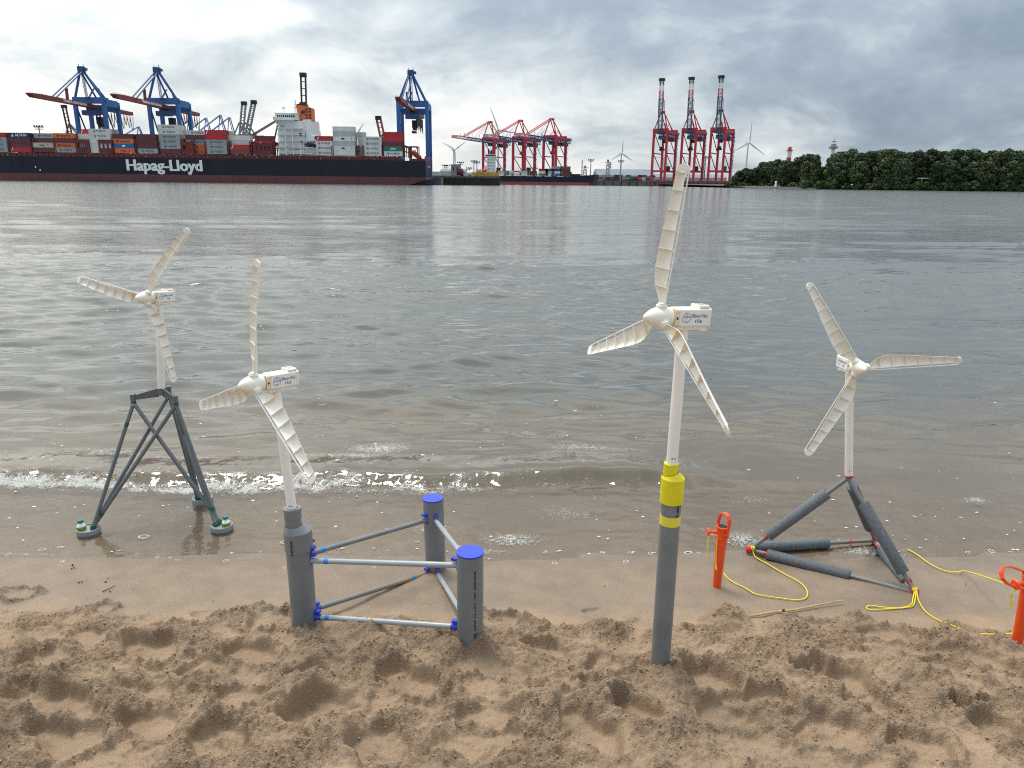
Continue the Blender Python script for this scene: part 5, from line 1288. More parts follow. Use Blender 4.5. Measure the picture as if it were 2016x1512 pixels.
    for p in (553, 566, 580, 594):
        d = MB(); d.box(sx(p), sx(p) + .35, Y0 + .9, Y0 + 1.25, H, 30.2 if p < 590 else 23); d.build('support_post', m_shipwhite, tower, org)
    b = MB(); b.box(xa - 1.2, sx(584), Y0 - .8, Y1 + .8, 34.6, 35.0); b.box(xa - .8, sx(590), Y0 + 1.5, Y1 - 1.5, 35.0, 38.2); b.box(xa - 1.0, sx(591), Y0 + 1.2, Y1 - 1.2, 38.2, 38.6)
    b.prism([(xa - 1.1, Y0 - .6, 34.6), (xa + .4, Y0 - .6, 34.6), (xa + 1.8, Y0 + 3.4, 30.6), (xa + .6, Y0 + 3.4, 30.6)], (0, .3, 0)); b.box(xa - 1.2, xa - .9, Y0 - .8, Y0 + 3, 35.0, 36.2); b.box(xa - 1.2, sx(566), Y0 - .8, Y0 - .5, 35.0, 36.3)
    br = b.build('navigation_bridge', m_shipwhite, root, org)
    for k in range(9):
        w_ = MB(); x = xa + .2 + k * 1.15; w_.box(x, x + .85, Y0 + 1.46, Y0 + 1.49, 36.2, 37.5); w_.build('window', m_glass, br, org)
    def win(px, z, w_=1.1, hh=1.0, y=None):
        q = MB(); x = sx(px); y = y or Y0 + 3.5; q.box(x, x + w_, y - .05, y + .02, z, z + hh); q.build('window', m_glass, tower, org)
    for p in (558, 562): win(p, 31.2, .6, .8)
    win(592, 26.2, 1.6, 2.0); win(593, 22.6, 1.3, 1.4)
    for p in (601.5, 604.5): win(p, 26.0, .8, 1.8, Y0 + 4.99)
    for p in (620.5, 623): win(p, 24.6, .8, 1.8, Y0 + 4.4)
    for p in (606, 611, 616): win(p, 22.8, 1.2, .9, Y0 + 4.39)
    for k in range(6): win(574 + k * 3.3, 18.8, .5, .6)
    for k in range(3): win(573 + k * 5, 15.4, .5, 1.1)
    win(558, 13.5, 3.0, 1.4); win(585, 13.5, 3.8, 1.4); win(573, 13.5, 2.2, 1.2)
    lf = MB(); lf.lathe((sx(602), Y0 + 3.4, 21.6), (1, 0, -.06), [(0, .3), (.8, 1.0), (5.5, 1.1), (6.8, .3)], 12); lf.build('lifeboat', m_dark, root, org)
    # funnel with its emblem
    f = MB(); fx0, fx1 = sx(584.5), sx(614.5)
    f.prism([(fx0, Y0 + 8, 43.6), (fx0 + .8, Y0 + 8, 36.6), (fx0 + 3.4, Y0 + 8, 35.6), (fx1, Y0 + 8, 35.2), (fx1, Y0 + 8, 42.0), (fx1 - 3, Y0 + 8, 43.0)], (0, 7, 0)); fu = f.build('funnel', m_funnel, root, org)
    e = MB(); ex, ez = sx(594), 39.6
    for k in (0, 1):
        o_ = Vector((ex + k * 1.15, Y0 + 7.97, ez)); e.add([o_ + Vector(v) for v in ((0, 0, -.9), (.85, 0, -1.3), (1.0, 0, .35), (1.5, 0, 1.0), (.55, 0, 1.1), (-.55, 0, .2))], [(0, 1, 2, 3, 4, 5)])
    e.build('emblem', material('emblem_blue', (0.015, 0.03, 0.18), 0.5), fu, org)
    for z in (36.2, 37.6, 39.4, 40.8):
        for k in (0, 1): q = MB(); q.box(fx1 - 3.6 + k * 1.9, fx1 - 2.3 + k * 1.9, Y0 + 7.96, Y0 + 8.02, z, z + .9); q.build('louvre', m_dark, fu, org)
    ex_ = MB(); ex_.box(fx1 - 8.5, fx1 - 3.2, Y0 + 9, Y0 + 14, 43.1, 44.2); ex_.tube((fx1 - 6.5, Y0 + 11, 43), (fx1 - 7.2, Y0 + 11, 45.2), .55, n=10); ex_.tube((fx1 - 4.4, Y0 + 11, 43), (fx1 - 4.8, Y0 + 11, 44.8), .45, n=10); ex_.build('exhaust', m_dark, fu, org)
    ma = MB(); mx_ = sx(580); ma.bar((mx_, Y0 + 12, 38), (mx_, Y0 + 12, 46.4), .45); ma.bar((mx_ - 1.6, Y0 + 12, 44.0), (mx_ + 1.6, Y0 + 12, 44.0), .25); ma.bar((mx_ - 1.2, Y0 + 12, 42.5), (mx_ + 1.2, Y0 + 12, 42.5), .5); ma.bar((mx_ - 1.3, Y0 + 12, 38.5), (mx_, Y0 + 12, 45), .2); ma.bar((mx_ + 1.3, Y0 + 12, 38.5), (mx_, Y0 + 12, 45), .2); ma.build('radar_mast', m_shipwhite, root, org)
    dm = MB(); dm.lathe((sx(562.5), Y0 + 6, 38.6), (0, 0, 1), [(0, .25), (2.2, .25), (2.3, .6), (2.8, .95), (3.4, .95), (3.9, .6), (4.1, .1)], 12); dm.build('satellite_dome', m_shipwhite, root, org)
    # writing on the side
    L_ = MB()
    for dx, dy in ((-.30, .05), (-.15, .07), (0, .09), (.15, .11), (.30, .13)): put_text(L_, 'Hapag-Lloyd', 8.6, ((sx(253.5) + sx(401.5)) / 2 + dx, Y0 - dy, 9.05), (1, 0, 0), (0, 0, 1), .12, sx(401.0) - sx(254.0))
    L_.build('lettering', m_letter, root, org)
    L2 = MB(); put_text(L2, 'HAMBURG', 1.1, (xs + .04, Y0 + 18, 10.4), (0, 1, 0), (0, 0, 1), .05, 8.5); L2.build('lettering', m_letter, root, org)
    dm2 = MB()
    for (p, q) in ((74, 330), (82, 336), (372, 338)): x = sx(p); z = (355.8 - q) / 3.54; dm2.add([(x, Y0 - .05, z), (x + .7, Y0 - .05, z), (x + .7, Y0 - .05, z + .9), (x, Y0 - .05, z + .9)], [(0, 1, 2, 3)])
    dm2.build('hull_marks', m_letter, root, org)['kind'] = 'stuff'
    return root
big_ship()

# ------------------------------------------------------------------ container cranes
def lattice(mb, p, q, w, h, n, r=.28, up=Vector((0, 0, 1))):
    """Box lattice girder from p to q."""
    p, q, up = Vector(p), Vector(q), Vector(up); d = (q - p).normalized(); s = d.cross(up).normalized(); u = s.cross(d)
    c = [(s * w / 2 * i + u * h / 2 * j) for i, j in ((-1, -1), (1, -1), (1, 1), (-1, 1))]
    for o in c: mb.bar(p + o, q + o, r * 1.4)
    for k in range(n):
        a, b = p.lerp(q, k / n), p.lerp(q, (k + 1) / n)
        for i in range(4):
            o1, o2 = c[i], c[(i + 1) % 4]; mb.bar(a + o1, a + o2, r * .8); mb.bar(*((a + o1, b + o2) if k % 2 else (a + o2, b + o1)), r * .8)
def blue_crane(loc, label, x_scale=1.0):
    """Portal crane with A-frame, red box boom out over the ship; +y local is away from the water."""
    root = empty('gantry_crane', loc, label, 'crane', 'blue container cranes behind the big ship')
    B = lambda name, mat, parent=None: None
    w, g, zt, zb = 8.75, 16.0, 44.6, 41.2
    for sx_ in (-1, 1):
        for yy in (0, g):
            l = MB(); l.bar((sx_ * w, yy, 0), (sx_ * w, yy, zt), 2.0, 2.2); l.build('leg', m_cblue, root)
            b = MB(); b.box(sx_ * w - 4.5, sx_ * w + 4.5, yy - 1, yy + 1, -2.6, 0); b.build('bogie', m_cdeep, root)
    for yy, z0 in ((0, zt - 1), (g, zt - 4.0)):
        b = MB(); b.box(-w - 1, w + 1, yy - 1.05, yy + 1.05, z0 - 1.2, z0 + 2.4); b.build('portal_beam', m_cblue, root)
    for sx_ in (-1, 1):
        b = MB(); b.box(sx_ * w - .9, sx_ * w + .9, 1.06, g - 1.06, zt - 3.4, zt + .6); b.build('side_beam', m_cblue, root)
        b = MB(); b.box(sx_ * w - .6, sx_ * w + .6, 1.1, g - 1.1, 12, 13.6); b.build('sill_beam', m_cblue, root)
        b = MB(); b.tube((sx_ * w, 1, zt - 4), (sx_ * w, g - 1, 14), .45, n=8); b.build('diagonal_brace', m_cdeep, root)
        a = MB(); a.tube((sx_ * w * .95, 0, zt + 1), (sx_ * .9, -4, 60.5), .75, n=10); a.build('mast_leg', m_cblue, root)
        a = MB(); a.tube((sx_ * 3.0, g, zt + .6), (sx_ * .8, -3.4, 60), .55, n=10); a.build('back_stay', m_cblue, root)
        a = MB(); a.tube((sx_ * 4.5, 6, zt), (sx_ * 1.5, g * .62, 52), .5, n=8); a.build('knee_brace', m_cblue, root)
        s = MB(); s.tube((sx_ * .9, -4, 60.5), (sx_ * 1.4, -36.5, 42.0), .42, n=8); s.build('forestay', m_cdeep, root)
    h = MB(); h.box(-1.8, 1.8, -5.4, -2.6, 59.6, 62.8); h.box(-2.6, 2.6, -3.2, -2.8, 61, 61.3); h.box(1.8, 3.2, -5, -3, 60.6, 62)
    for x in (-1.4, 1.4): h.bar((x, -4, 62.8), (x, -4, 64.2), .25)
    h.build('mast_head', m_cdeep, root)
    ld = MB(); lattice(ld, (0, -2, zt), (0, -3.6, 59.5), 1.0, 1.0, 9, .12); ld.build('mast_ladder', m_cdeep, root)
    bm = MB(); bm.prism([(-1.5, -59, 41.5), (-1.5, -56, 40.1), (-1.5, 50, 39.6), (-1.5, 50, 41.8), (-1.5, -50, 42.4), (-1.5, -59, 42.1)], (3.0, 0, 0)); bo = bm.build('boom', m_cboom, root)
    r = MB()
    for k in range(36): y = -56 + k * 3; z = 42.2 - (y + 56) * .005; r.bar((-1.45, y, z), (-1.45, y, z + 1.1), .07)
    r.bar((-1.45, -56, 43.3), (-1.45, 49, 42.8), .07); r.build('handrail', m_cboom, bo)
    tx = MB(); put_text(tx, 'TERMINAL BURCHARDKAI', 1.75, (1.52, -18, 41.1), (0, 1, -.005), (0, 0, 1), .06, 24); tx.build('lettering', m_letter, bo)
    # the side the photograph shows of the boom is its left one
    c = MB(); c.box(-3.6, 3.6, 2, 12, 36.8, 40.2); c.box(-4.2, 4.2, -2.5, 2, 35.6, 38.4); ca = c.build('machine_house', m_cdeep, root)
    for k in range(3): q = MB(); q.box(-3.66, -3.6, 3 + k * 3, 4.6 + k * 3, 38, 39.3); q.build('window', m_shipwhite, ca)
    t = MB(); t.box(-1.6, 1.6, 8, 12, 31, 35.4); t.box(-1.2, 1.2, 8.6, 11.4, 29.6, 31); t.build('driver_cabin', m_dark, root)
    lp = MB()
    for k in range(9):
        y = 16 + k * 4; pts = [Vector((0, y + 4 * i / 6, 40.0 - .02 * y - (6 + 1.5 * (k % 3)) * math.sin(math.pi * i / 6))) for i in range(7)]; lp.path(pts, .22, 5)
    lp.build('festoon_cable', m_cable, root)
    p_ = MB(); p_.bar((0, -23, 41.8), (.0, -22.6, 48.5), 1.3, 1.1); p_.build('boom_post', m_cboom, root)
    e = MB(); e.box(-2.4, 2.4, g - 2, g + 2.5, zt + .6, zt + 2.8); e.build('winch_housing', m_cboom, root)
    return root
cr0 = blue_crane((-259.7, 478, 3.4), 'blue gantry crane with lowered red boom, leftmost behind the big ship')
cr1 = copy_tree(cr0); cr1.location = (-214.6, 478, 3.4); cr1['label'] = 'blue gantry crane with lowered red boom, second from left behind the big ship'
cr2 = copy_tree(cr0); cr2.location = (-62.6, 478, 3.4); cr2['label'] = 'blue gantry crane with hanging spreader over the stern of the big ship'
s = MB(); s.box(-1.2, 1.2, 3, 9.2, 27.6, 28.8); s.build('spreader', m_cboom, cr2)
s = MB()
for x in (-1, 1):
    for y in (4, 8): s.bar((x, y, 28.8), (x, y + .5, 36), .14)
s.build('hoist_rope', m_cable, cr2)

def red_crane(raised, loc, label, group):
    """Large red portal crane with a navy lattice boom, lowered over the water (-y local) or raised upright."""
    root = empty('gantry_crane', loc, label, 'crane', group, math.atan2(-QD.x, QD.y) + math.pi)
    w, g, zt = 7.6, (30.0 if raised else 22.0), 55.0
    for s_ in (-1, 1):
        for yy in (0, g):
            l = MB(); l.bar((s_ * w, yy, 2), (s_ * w, yy, zt), 2.1, 2.3); l.build('leg', m_cred, root)
            b = MB(); b.box(s_ * w - 5, s_ * w + 5, yy - 1.2, yy + 1.2, -1.0, 2.2); b.build('bogie', m_cred, root)
        for z0, z1 in ((12, 31), (31, zt - 2)):
            d = MB(); d.tube((s_ * w, 0.9, z1), (s_ * w, g - .9, z0), .5, n=8); d.build('diagonal_brace', m_cred, root)
        b = MB(); b.box(s_ * w - .5, s_ * w + .5, 1.2, g - 1.2, 30.3, 31.5); b.build('tie_beam', m_cred, root)
        b = MB(); b.box(s_ * w - 1, s_ * w + 1, 1.2, g - 1.2, zt - 3, zt - .3); b.build('side_beam', m_cred, root)
        a = MB(); a.tube((s_ * w, 0, zt), (s_ * 2.0, 2.5, (74 if raised else 76)), .62, n=8); a.build('mast_leg', m_cred, root)
        a = MB(); a.tube((s_ * 4, g - 1, zt), (s_ * 1.6, 3.5, 73 if raised else 75), .55, n=8); a.build('back_stay', m_cred, root)
        a = MB(); a.tube((s_ * 3.4, g - 2, zt), (s_ * 2.4, g * .62, 63.5), .4, n=8); a.tube((s_ * 2.4, g * .62, 63.5), (s_ * 4, 4, zt), .4, n=8); a.build('knee_brace', m_cred, root)
    for yy in (0, g):
        b = MB(); b.box(-w - 1.1, w + 1.1, yy - 1.2, yy + 1.2, zt - 1.6, zt + 1.8); b.build('portal_beam', m_cred, root)
        b = MB(); b.box(-w + 1.1, w - 1.1, yy - .8, yy + .8, 11, 13); b.build('sill_beam', m_cred, root)
    h = MB(); h.box(-2.2, 2.2, 1.0, 4.8, *((72.4, 75) if raised else (75, 77.6))); h.build('mast_head', m_cred, root)
    bz = 51.0
    if raised:
        p, q = Vector((0, -2.4, bz)), Vector((0, -5.4, 106))
        b = MB(); lattice(b, p, p.lerp(q, .66), 4.2, 2.8, 13, .42, Vector((0, 1, 0))); bo = b.build('boom', m_cnavy, root)
        t = MB(); lattice(t, p.lerp(q, .66), p.lerp(q, .80), 4.0, 2.6, 3, .34, Vector((0, 1, 0))); t.build('boom_tip', m_cred, bo)
        t = MB(); lattice(t, p.lerp(q, .80), p.lerp(q, .90), 3.8, 2.4, 2, .34, Vector((0, 1, 0))); t.build('boom_tip', m_letter, bo)
        t = MB(); lattice(t, p.lerp(q, .90), q, 3.8, 2.4, 2, .34, Vector((0, 1, 0))); t.box(-3, 3, -7.2, -3.6, 104.6, 107.4); t.build('boom_head', m_dark, bo)
        for s_ in (-1, 1):
            s2 = MB(); s2.path([(s_ * 2, 2, 74.5), (s_ * 2, 1.5, 84), p.lerp(q, .66) + Vector((s_ * 2, 1.5, 0))], .3, 6); s2.build('forestay', m_cred, root)
    else:
        b = MB(); lattice(b, (0, 2, bz), (0, -46, bz + 1.5), 4.4, 3.4, 12, .46); bo = b.build('boom', m_cnavy, root)
        t = MB(); lattice(t, (0, -46, bz + 1.5), (0, -66, bz + 2.3), 4.0, 3.0, 5, .36); t.box(-2.6, 2.6, -68.6, -66, bz + .4, bz + 3.8); t.build('boom_tip', material('pink_white_boom_tip', (.52, .30, .32), .5), bo)
        for k in range(7): r = MB(); r.bar((-2, -8 - k * 7.5, bz + 3), (-2, -8 - k * 7.5, bz + 6.5 + (k % 2) * 2), .3); r.build('boom_post', m_cnavy, bo)
        for s_ in (-1, 1):
            s2 = MB(); s2.tube((s_ * 1.6, 2, 77), (s_ * 1.8, -50, bz + 3.4), .6, n=8); s2.build('forestay', m_cred, root)
            s2 = MB(); s2.tube((s_ * 1.6, 2, 77), (s_ * 1.8, -27, bz + 3.0), .22, n=6); s2.build('inner_stay', m_cred, root)
    b = MB(); lattice(b, (0, 2, bz), (0, g + 24, bz - .6), 4.4, 3.4, 12, .46); b.build('girder', m_cnavy, root)
    c = MB(); c.box(-4.0, 4.0, g + 2, g + 14, bz - 6.0, bz - 1.8); c.build('machine_house', m_cnavy, root)
    c = MB(); c.box(-3.2, 3.2, g + 15, g + 23, bz + 1.6, bz + 4.4); c.build('winch_house', m_cnavy, root)
    c = MB(); c.box(-3.5, 3.5, 3, 10, bz - 5.4, bz - 1.8); c.build('trolley', m_cnavy, root)
    t = MB(); t.box(-1.5, 1.5, 11, 15, bz - 9, bz - 5.4); t.build('driver_cabin', m_dark, root)
    s2 = MB(); s2.box(-3, 3, 6, 8, bz - 17, bz - 15.2); s2.box(-2, 2, 6.4, 7.6, bz - 15.2, bz - 13); s2.build('spreader', m_dark if raised else m_cred, root)
    s2 = MB()
    for x in (-2, 2): s2.bar((x, 7, bz - 13), (x, 7, bz - 2), .14)
    s2.build('hoist_rope', m_cable, root)
    st = MB()
    for k in range(12): z = 4 + k * 4; st.box(w + 1.2, w + 3.2, g - .8 + (k % 2), g + .8 + (k % 2), z, z + .3); st.bar((w + 1.8, g + (-1 if k % 2 else 1), z), (w + 1.8, g + (1 if k % 2 else -1), z + 4), .5, .2)
    st.build('staircase', m_cdeep, root)
    e = MB(); e.box(w - 3.5, w - 1.2, g * .45, g * .45 + 6, 12.2, 17.6); e.build('cable_reel', m_dark, root)
    return root
G1, G2 = 'red cranes with lowered booms in the middle distance', 'red cranes with raised booms on the right quay'
def crane_at(px, Y): p = at_y(px, 355, Y); return Vector((p.x, Y, 4.2))
for k, (px, Y, lab) in enumerate(((962, 925, 'red gantry crane with lowered boom, left one of the three in the middle'), (1021, 900, 'red gantry crane with lowered boom, middle one of the three in the middle'), (1081, 875, 'red gantry crane with lowered boom, right one of the three in the middle'))):
    if k == 0: A = red_crane(False, crane_at(px, Y), lab, G1); A.scale = (1.05, 1.05, .88)
    else: o = copy_tree(A); o.location = crane_at(px, Y); o['label'] = lab
for k, (px, Y, lab) in enumerate(((1295, 852, 'red gantry crane with its boom raised upright, left one on the right quay'), (1351, 840, 'red gantry crane with its boom raised upright, behind the tall model turbine'), (1407, 826, 'red gantry crane with its boom raised upright, nearest the trees'))):
    if k == 0: A = red_crane(True, crane_at(px, Y), lab, G2)
    else: o = copy_tree(A); o.location = crane_at(px, Y); o['label'] = lab

def small_crane(px, Y, h, label, mat, raised=False, boom=None, width=14, seg=12, tip=None, lean=0.0, group=None):
    """A farther crane, most of it hidden behind the ship: portal legs, tie beams, mast and boom."""
    base = at_y(px, 355, Y); root = empty('gantry_crane', (base.x, Y, 3.4), label, 'crane', group)
    zt = h * .55
    for s_ in (-1, 1):
        for yy in (0, 18): l = MB(); l.bar((s_ * width / 2, yy, 0), (s_ * width / 2, yy, zt), 1.6); l.build('leg', mat, root)
        a = MB(); a.tube((s_ * width / 2, 0, zt), (s_ * .8, -1, h if not raised else h * .75), .6, n=8); a.build('mast_leg', mat, root)
        a = MB(); a.tube((s_ * 2, 18, zt), (s_ * .8, -1, h if not raised else h * .75), .5, n=8); a.build('back_stay', mat, root)
    for yy in (0, 18): b = MB(); b.box(-width / 2, width / 2, yy - .9, yy + .9, zt, zt + 2.2); b.build('portal_beam', mat, root)
    if raised:
        b = MB(); p, q = Vector((0, -2, zt)), Vector((lean, -6, h))
        for s_ in (-1.5, 1.5): b.bar(p + Vector((s_, 0, 0)), q + Vector((s_, 0, 0)), .9, 1.3)
        for k in range(seg + 1): c = p.lerp(q, k / seg); b.bar(c + Vector((-1.5, 0, 0)), c + Vector((1.5, 0, 0)), .5)
        bo = b.build('boom', tip or mat, root)
        t = MB(); t.box(q.x - 2, q.x + 2, q.y - 1.6, q.y + 1.6, q.z - 1.4, q.z + 1.2); t.build('boom_head', m_dark, bo)
    else:
        for s_ in (-1, 1): t = MB(); t.tube((s_ * .8, -1, h), (boom[0] * .8 + s_, boom[1] * .8, zt + 3), .5, n=8); t.build('forestay', mat, root)
        b = MB(); lattice(b, (0, 20, zt - 1), (boom[0], boom[1], zt + 1), 3, 2.6, seg, .3); b.build('boom', tip or mat, root)
    return root
m_cbrown = M('weathered_brown_red_paint', (0.085, 0.042, 0.045), 0.6, var=.2, vscale=.2)
G3 = 'far cranes showing above the containers'
small_crane(608, 520, 64.7, 'dark raised crane boom standing behind the orange ship funnel', m_cdeep, True, tip=m_cbrown, seg=7, lean=2.0, width=7, group=G3)
small_crane(760, 560, 42, 'red and white raised crane boom between the last two container stacks', m_cdeep, True, tip=M('faded_red_boom', (.34, .12, .10), .55), seg=6, lean=-3, group=G3)
small_crane(6, 640, 47, 'grey raised crane boom at the left edge of the photo', m_cgrey, True, tip=m_cbrown, seg=8, group=G3)
small_crane(483, 620, 56.5, 'slim lattice jib leaning right behind the ship, left of a pair', m_cgrey, True, tip=m_cgrey, seg=12, lean=6, group=G3)
small_crane(494, 600, 55.5, 'thick grey jib leaning right behind the ship, right of a pair', m_cgrey, True, tip=m_cgrey, seg=16, lean=9, group=G3)
small_crane(154, 680, 58, 'grey raised boom seen between the legs of the leftmost blue crane', m_cgrey, True, tip=m_cbrown, seg=9, group=G3)
small_crane(216, 690, 58, 'grey raised boom seen through the right legs of the leftmost blue crane', m_cgrey, True, tip=m_cbrown, seg=9, group=G3)
small_crane(560, 610, 45, 'brown red crane boom reaching left from behind the white bridge tower', m_cbrown, False, boom=(-26, -30), group=G3)
for k, (px, Y, h) in enumerate(((104, 1050, 55), (150, 1040, 57), (247, 1050, 63), (286, 1040, 66), (418, 1000, 75), (446, 980, 77), (463, 990, 75), (384, 1010, 72))):
    small_crane(px, Y, h, f'small blue crane with lowered boom, {ORD[k]} from the left above the containers' if k < 4 else f'small far blue crane left of the white bridge tower, {ORD[k - 4]} of that cluster', m_cblue, False, boom=(-34, -48), seg=8, group=G3)

# ------------------------------------------------------------------ second ship, jetty load, terminal sheds
def feeder():
    Y = 850.0; x0, x1 = px_x(935, Y), px_x(1168, Y); org = Vector(((x0 + x1) / 2, Y + 9, 0))
    root = empty('container_ship', org, 'smaller navy container ship below the lowered red cranes, bow to the right', 'ship')
    f = lambda p: px_x(p, Y); yc = Y + 9
    def hull(za, zb, name, mat):
        st = [(x0, 8, 0), (x1 - 34, 9, 0), (x1 - 16, 6.5, .6), (x1 - 4, 1.2, 1.6), (x1 + (2 if zb > 4 else -5), .2, 2.4)]; P = []; F = []; m_ = MB()
        for x, b, sh in st: z1 = zb + (sh if zb > 4 else 0); P += [(x, yc - b, za), (x, yc - b, z1), (x, yc + b, z1), (x, yc + b, za)]
        for k in range(4):
            for i in range(4): j = (i + 1) % 4; F.append((4 * k + i, 4 * k + j, 4 * k + 4 + j, 4 * k + 4 + i))
        F += [(3, 2, 1, 0), (16, 17, 18, 19)]; m_.add(P, F); m_.build(name, mat, root, org)
    hull(3.2, 9.4, 'hull', m_hull); hull(-1, 3.2, 'boot_top', M('fresh_red_boot_top', (.30, .05, .06), .6))
    t = MB(); t.box(f(958), f(975), Y + 2, Y + 16, 9.4, 29.5); t.box(f(955), f(976), Y + 1, Y + 17, 29.5, 32.0); t.box(f(953), f(958), Y + 3, Y + 15, 9.4, 20); tw = t.build('accommodation_tower', m_shipwhite, root, org)
    for k in range(5):
        for i in range(4): q = MB(); q.box(f(960.5 + i * 3.6), f(961.8 + i * 3.6), Y + 1.95, Y + 2.03, 12.5 + k * 3.3, 13.8 + k * 3.3); q.build('window', m_glass, tw, org)
    q = MB(); q.box(f(956), f(975.5), Y + .94, Y + .99, 30.2, 31.4); q.build('window', m_glass, tw, org)
    q = MB(); q.tube((f(962), Y + 8, 32), (f(961), Y + 8, 38), .9, n=8); q.tube((f(966), Y + 8, 32), (f(967), Y + 8, 37), .8, n=8); q.bar((f(956), Y + 6, 30), (f(953), Y + 6, 36), .4); q.build('radar_mast', m_dark, root, org)
    q = MB(); q.lathe((f(950), Y + 1.5, 15), (1, 0, .1), [(0, .3), (1, 1.5), (4, 1.6), (5, .3)], 10); q.build('lifeboat', m_orange, root, org)
    q = MB(); q.box(x1 - 34, x1 - 14, Y + 4, Y + 14, 9.9, 12.2); q.box(x1 - 30, x1 - 24, Y + 5, Y + 13, 12.2, 14.5); q.build('forecastle', m_dark, root, org)
    q = MB(); q.bar((f(1146), Y + 8, 10), (f(1146), Y + 8, 27), .9); q.build('foremast', m_dark, root, org)
    k = 0
    for (p0, ln, cols) in ((980, 13, ['white', 'beige']), (992, 11, ['white', 'white']), (1006, 12, ['white']), (1022, 12, ['white', 'silver']), (1038, 11, ['maroon', 'maroon']), (1054, 12, ['white']), (1060, 11, ['white', 'white', 'red']), (1073, 11, ['white', 'grey', 'brown']), (1085, 12, ['blue', 'white', 'navy', 'grey']), (1102, 12, ['maroon', 'maroon', 'maroon', 'brown'])):
        for t_, c in enumerate(cols):
            cont(c, '', f(p0), Y + 1.0, 9.7 + t_ * 2.62, ln - .4, f'{c} container, {TIER[t_]} tier, {ORD[k]} stack right of the small ship\'s white tower', 'containers on the smaller ship')
        k += 1
feeder()
def jetty_load():
    Y = 501.0; f = lambda p: px_x(p, Y)
    b = MB(); b.box(f(930), f(982), Y + .6, Y + 3.4, 5.9, 8.2); b.box(f(930), f(982), Y + 3.4, Y + 6, 5.9, 7.0); o = b.build('yellow_beam', m_bargey, None, (f(955), Y, 5.9)); o.location = (f(955), Y, 5.9); tag(o, 'long yellow fender beam lying on the end of the jetty', 'beam')
    for nm, p0, p1, z, col, lab in (('site_hut', 936, 948, 4.2, m_shipwhite, 'white hut with dark windows on the jetty'), ('tank', 917, 930, 3.6, m_shipwhite, 'white rounded tank on the jetty'), ('tank', 898, 912, 5.2, m_shipred, 'red and white tank on the jetty'), ('workboat_cabin', 887, 906, 7.0, m_cgrey, 'grey cabin block rising behind the jetty')):
        x0, x1 = f(p0), f(p1); org = Vector(((x0 + x1) / 2, Y + 5, 5.9)); m_ = MB()
        if nm == 'tank':
            m_.lathe((x0, Y + 5, 5.9 + z * .45), (1, 0, 0), [(0, z * .15), (.4, z * .40), (.8, z * .45), (x1 - x0 - .8, z * .45), (x1 - x0 - .4, z * .40), (x1 - x0, z * .15)], 14); m_.box(x0 + .8, x0 + 1.2, Y + 4, Y + 6, 5.9, 7); m_.box(x1 - 1.2, x1 - .8, Y + 4, Y + 6, 5.9, 7)
        else:
            m_.box(x0, x1, Y + 3.6, Y + 7.4, 5.9, 5.9 + z); m_.box(x0 - .25, x1 + .25, Y + 3.3, Y + 7.7, 5.9 + z, 5.9 + z + .25)
        o = m_.build(nm, col, None, org); o.location = org; tag(o, lab, nm.replace('_', ' '))
        if nm != 'tank':
            for k in range(2): w = MB(); xx = x0 + (x1 - x0) * (.2 + .4 * k); w.box(xx, xx + .9, Y + 3.55, Y + 3.62, 5.9 + z * .45, 5.9 + z * .8); w.build('window', m_glass, o, org)
    for k, (px, c) in enumerate(((858, 'green'), (870, 'maroon'), (882, 'brown'))):
        cont(c, '', px_x(px - 6, 515), 515, 3.4, 11, f'{c} container on the ground behind the jetty right of the big stern', 'containers behind the jetty')
        if k < 1: cont('white', '', px_x(px - 6, 515), 515, 6.02, 11, 'white container on top of a green one behind the jetty', 'containers behind the jetty')
jetty_load()
def shed(p0, p1, Y, h, lab, wallm=m_shed, roofm=m_roof, ridge=4, depth=40):
    x0, x1 = px_x(p0, Y), px_x(p1, Y); org = Vector(((x0 + x1) / 2, Y, 3.2)); root = empty('warehouse', org, lab, 'warehouse', 'sheds behind the terminal')
    w = MB(); w.box(x0, x1, Y, Y + depth, 3.2, 3.2 + h); w.build('wall', wallm, root, org)
    r = MB(); r.prism([(x0 - 1, Y - 1, 3.2 + h), (x0 - 1, Y + depth + 1, 3.2 + h), (x0 - 1, Y + depth / 2, 3.2 + h + ridge)], (x1 - x0 + 2, 0, 0)); r.build('roof', roofm, root, org)
    n = max(3, int((x1 - x0) / 16))
    for k in range(n): d = MB(); x = x0 + (x1 - x0) * (k + .35) / n; d.box(x, x + 5, Y - .08, Y + .02, 3.3, 3.2 + h * .6); d.build('door', m_dark, root, org)
shed(1176, 1290, 1050, 10, 'long grey roofed shed behind the stacked containers on the right quay', ridge=9, depth=60)
shed(1262, 1430, 1150, 9, 'low shed behind the raised red cranes', ridge=5)
shed(868, 915, 760, 9, 'low grey shed behind the jetty', ridge=3)
shed(1120, 1180, 1200, 8, 'distant pale shed right of the small ship', ridge=4)
rg = np.random.default_rng(3); cc = ['maroon', 'brown', 'red', 'blue', 'grey', 'green', 'white', 'orange']
k = 0
for px in range(1176, 1292, 8):
    p = at_y(px, 355, 878 - (px - 1150) * .16)
    for t in range(int(rg.integers(2, 4))):
        c = cc[int(rg.integers(0, len(cc)))] if rg.random() < .6 else 'maroon'
        cont(c, '', p.x - 2, p.y + 16, 4.4 + t * 2.62, 4.9 if False else 5.2, f'{c} container, {TIER[t]} tier, {ORD[k]} stack from the left on the right quay', 'containers stacked on the right quay')
    k += 1

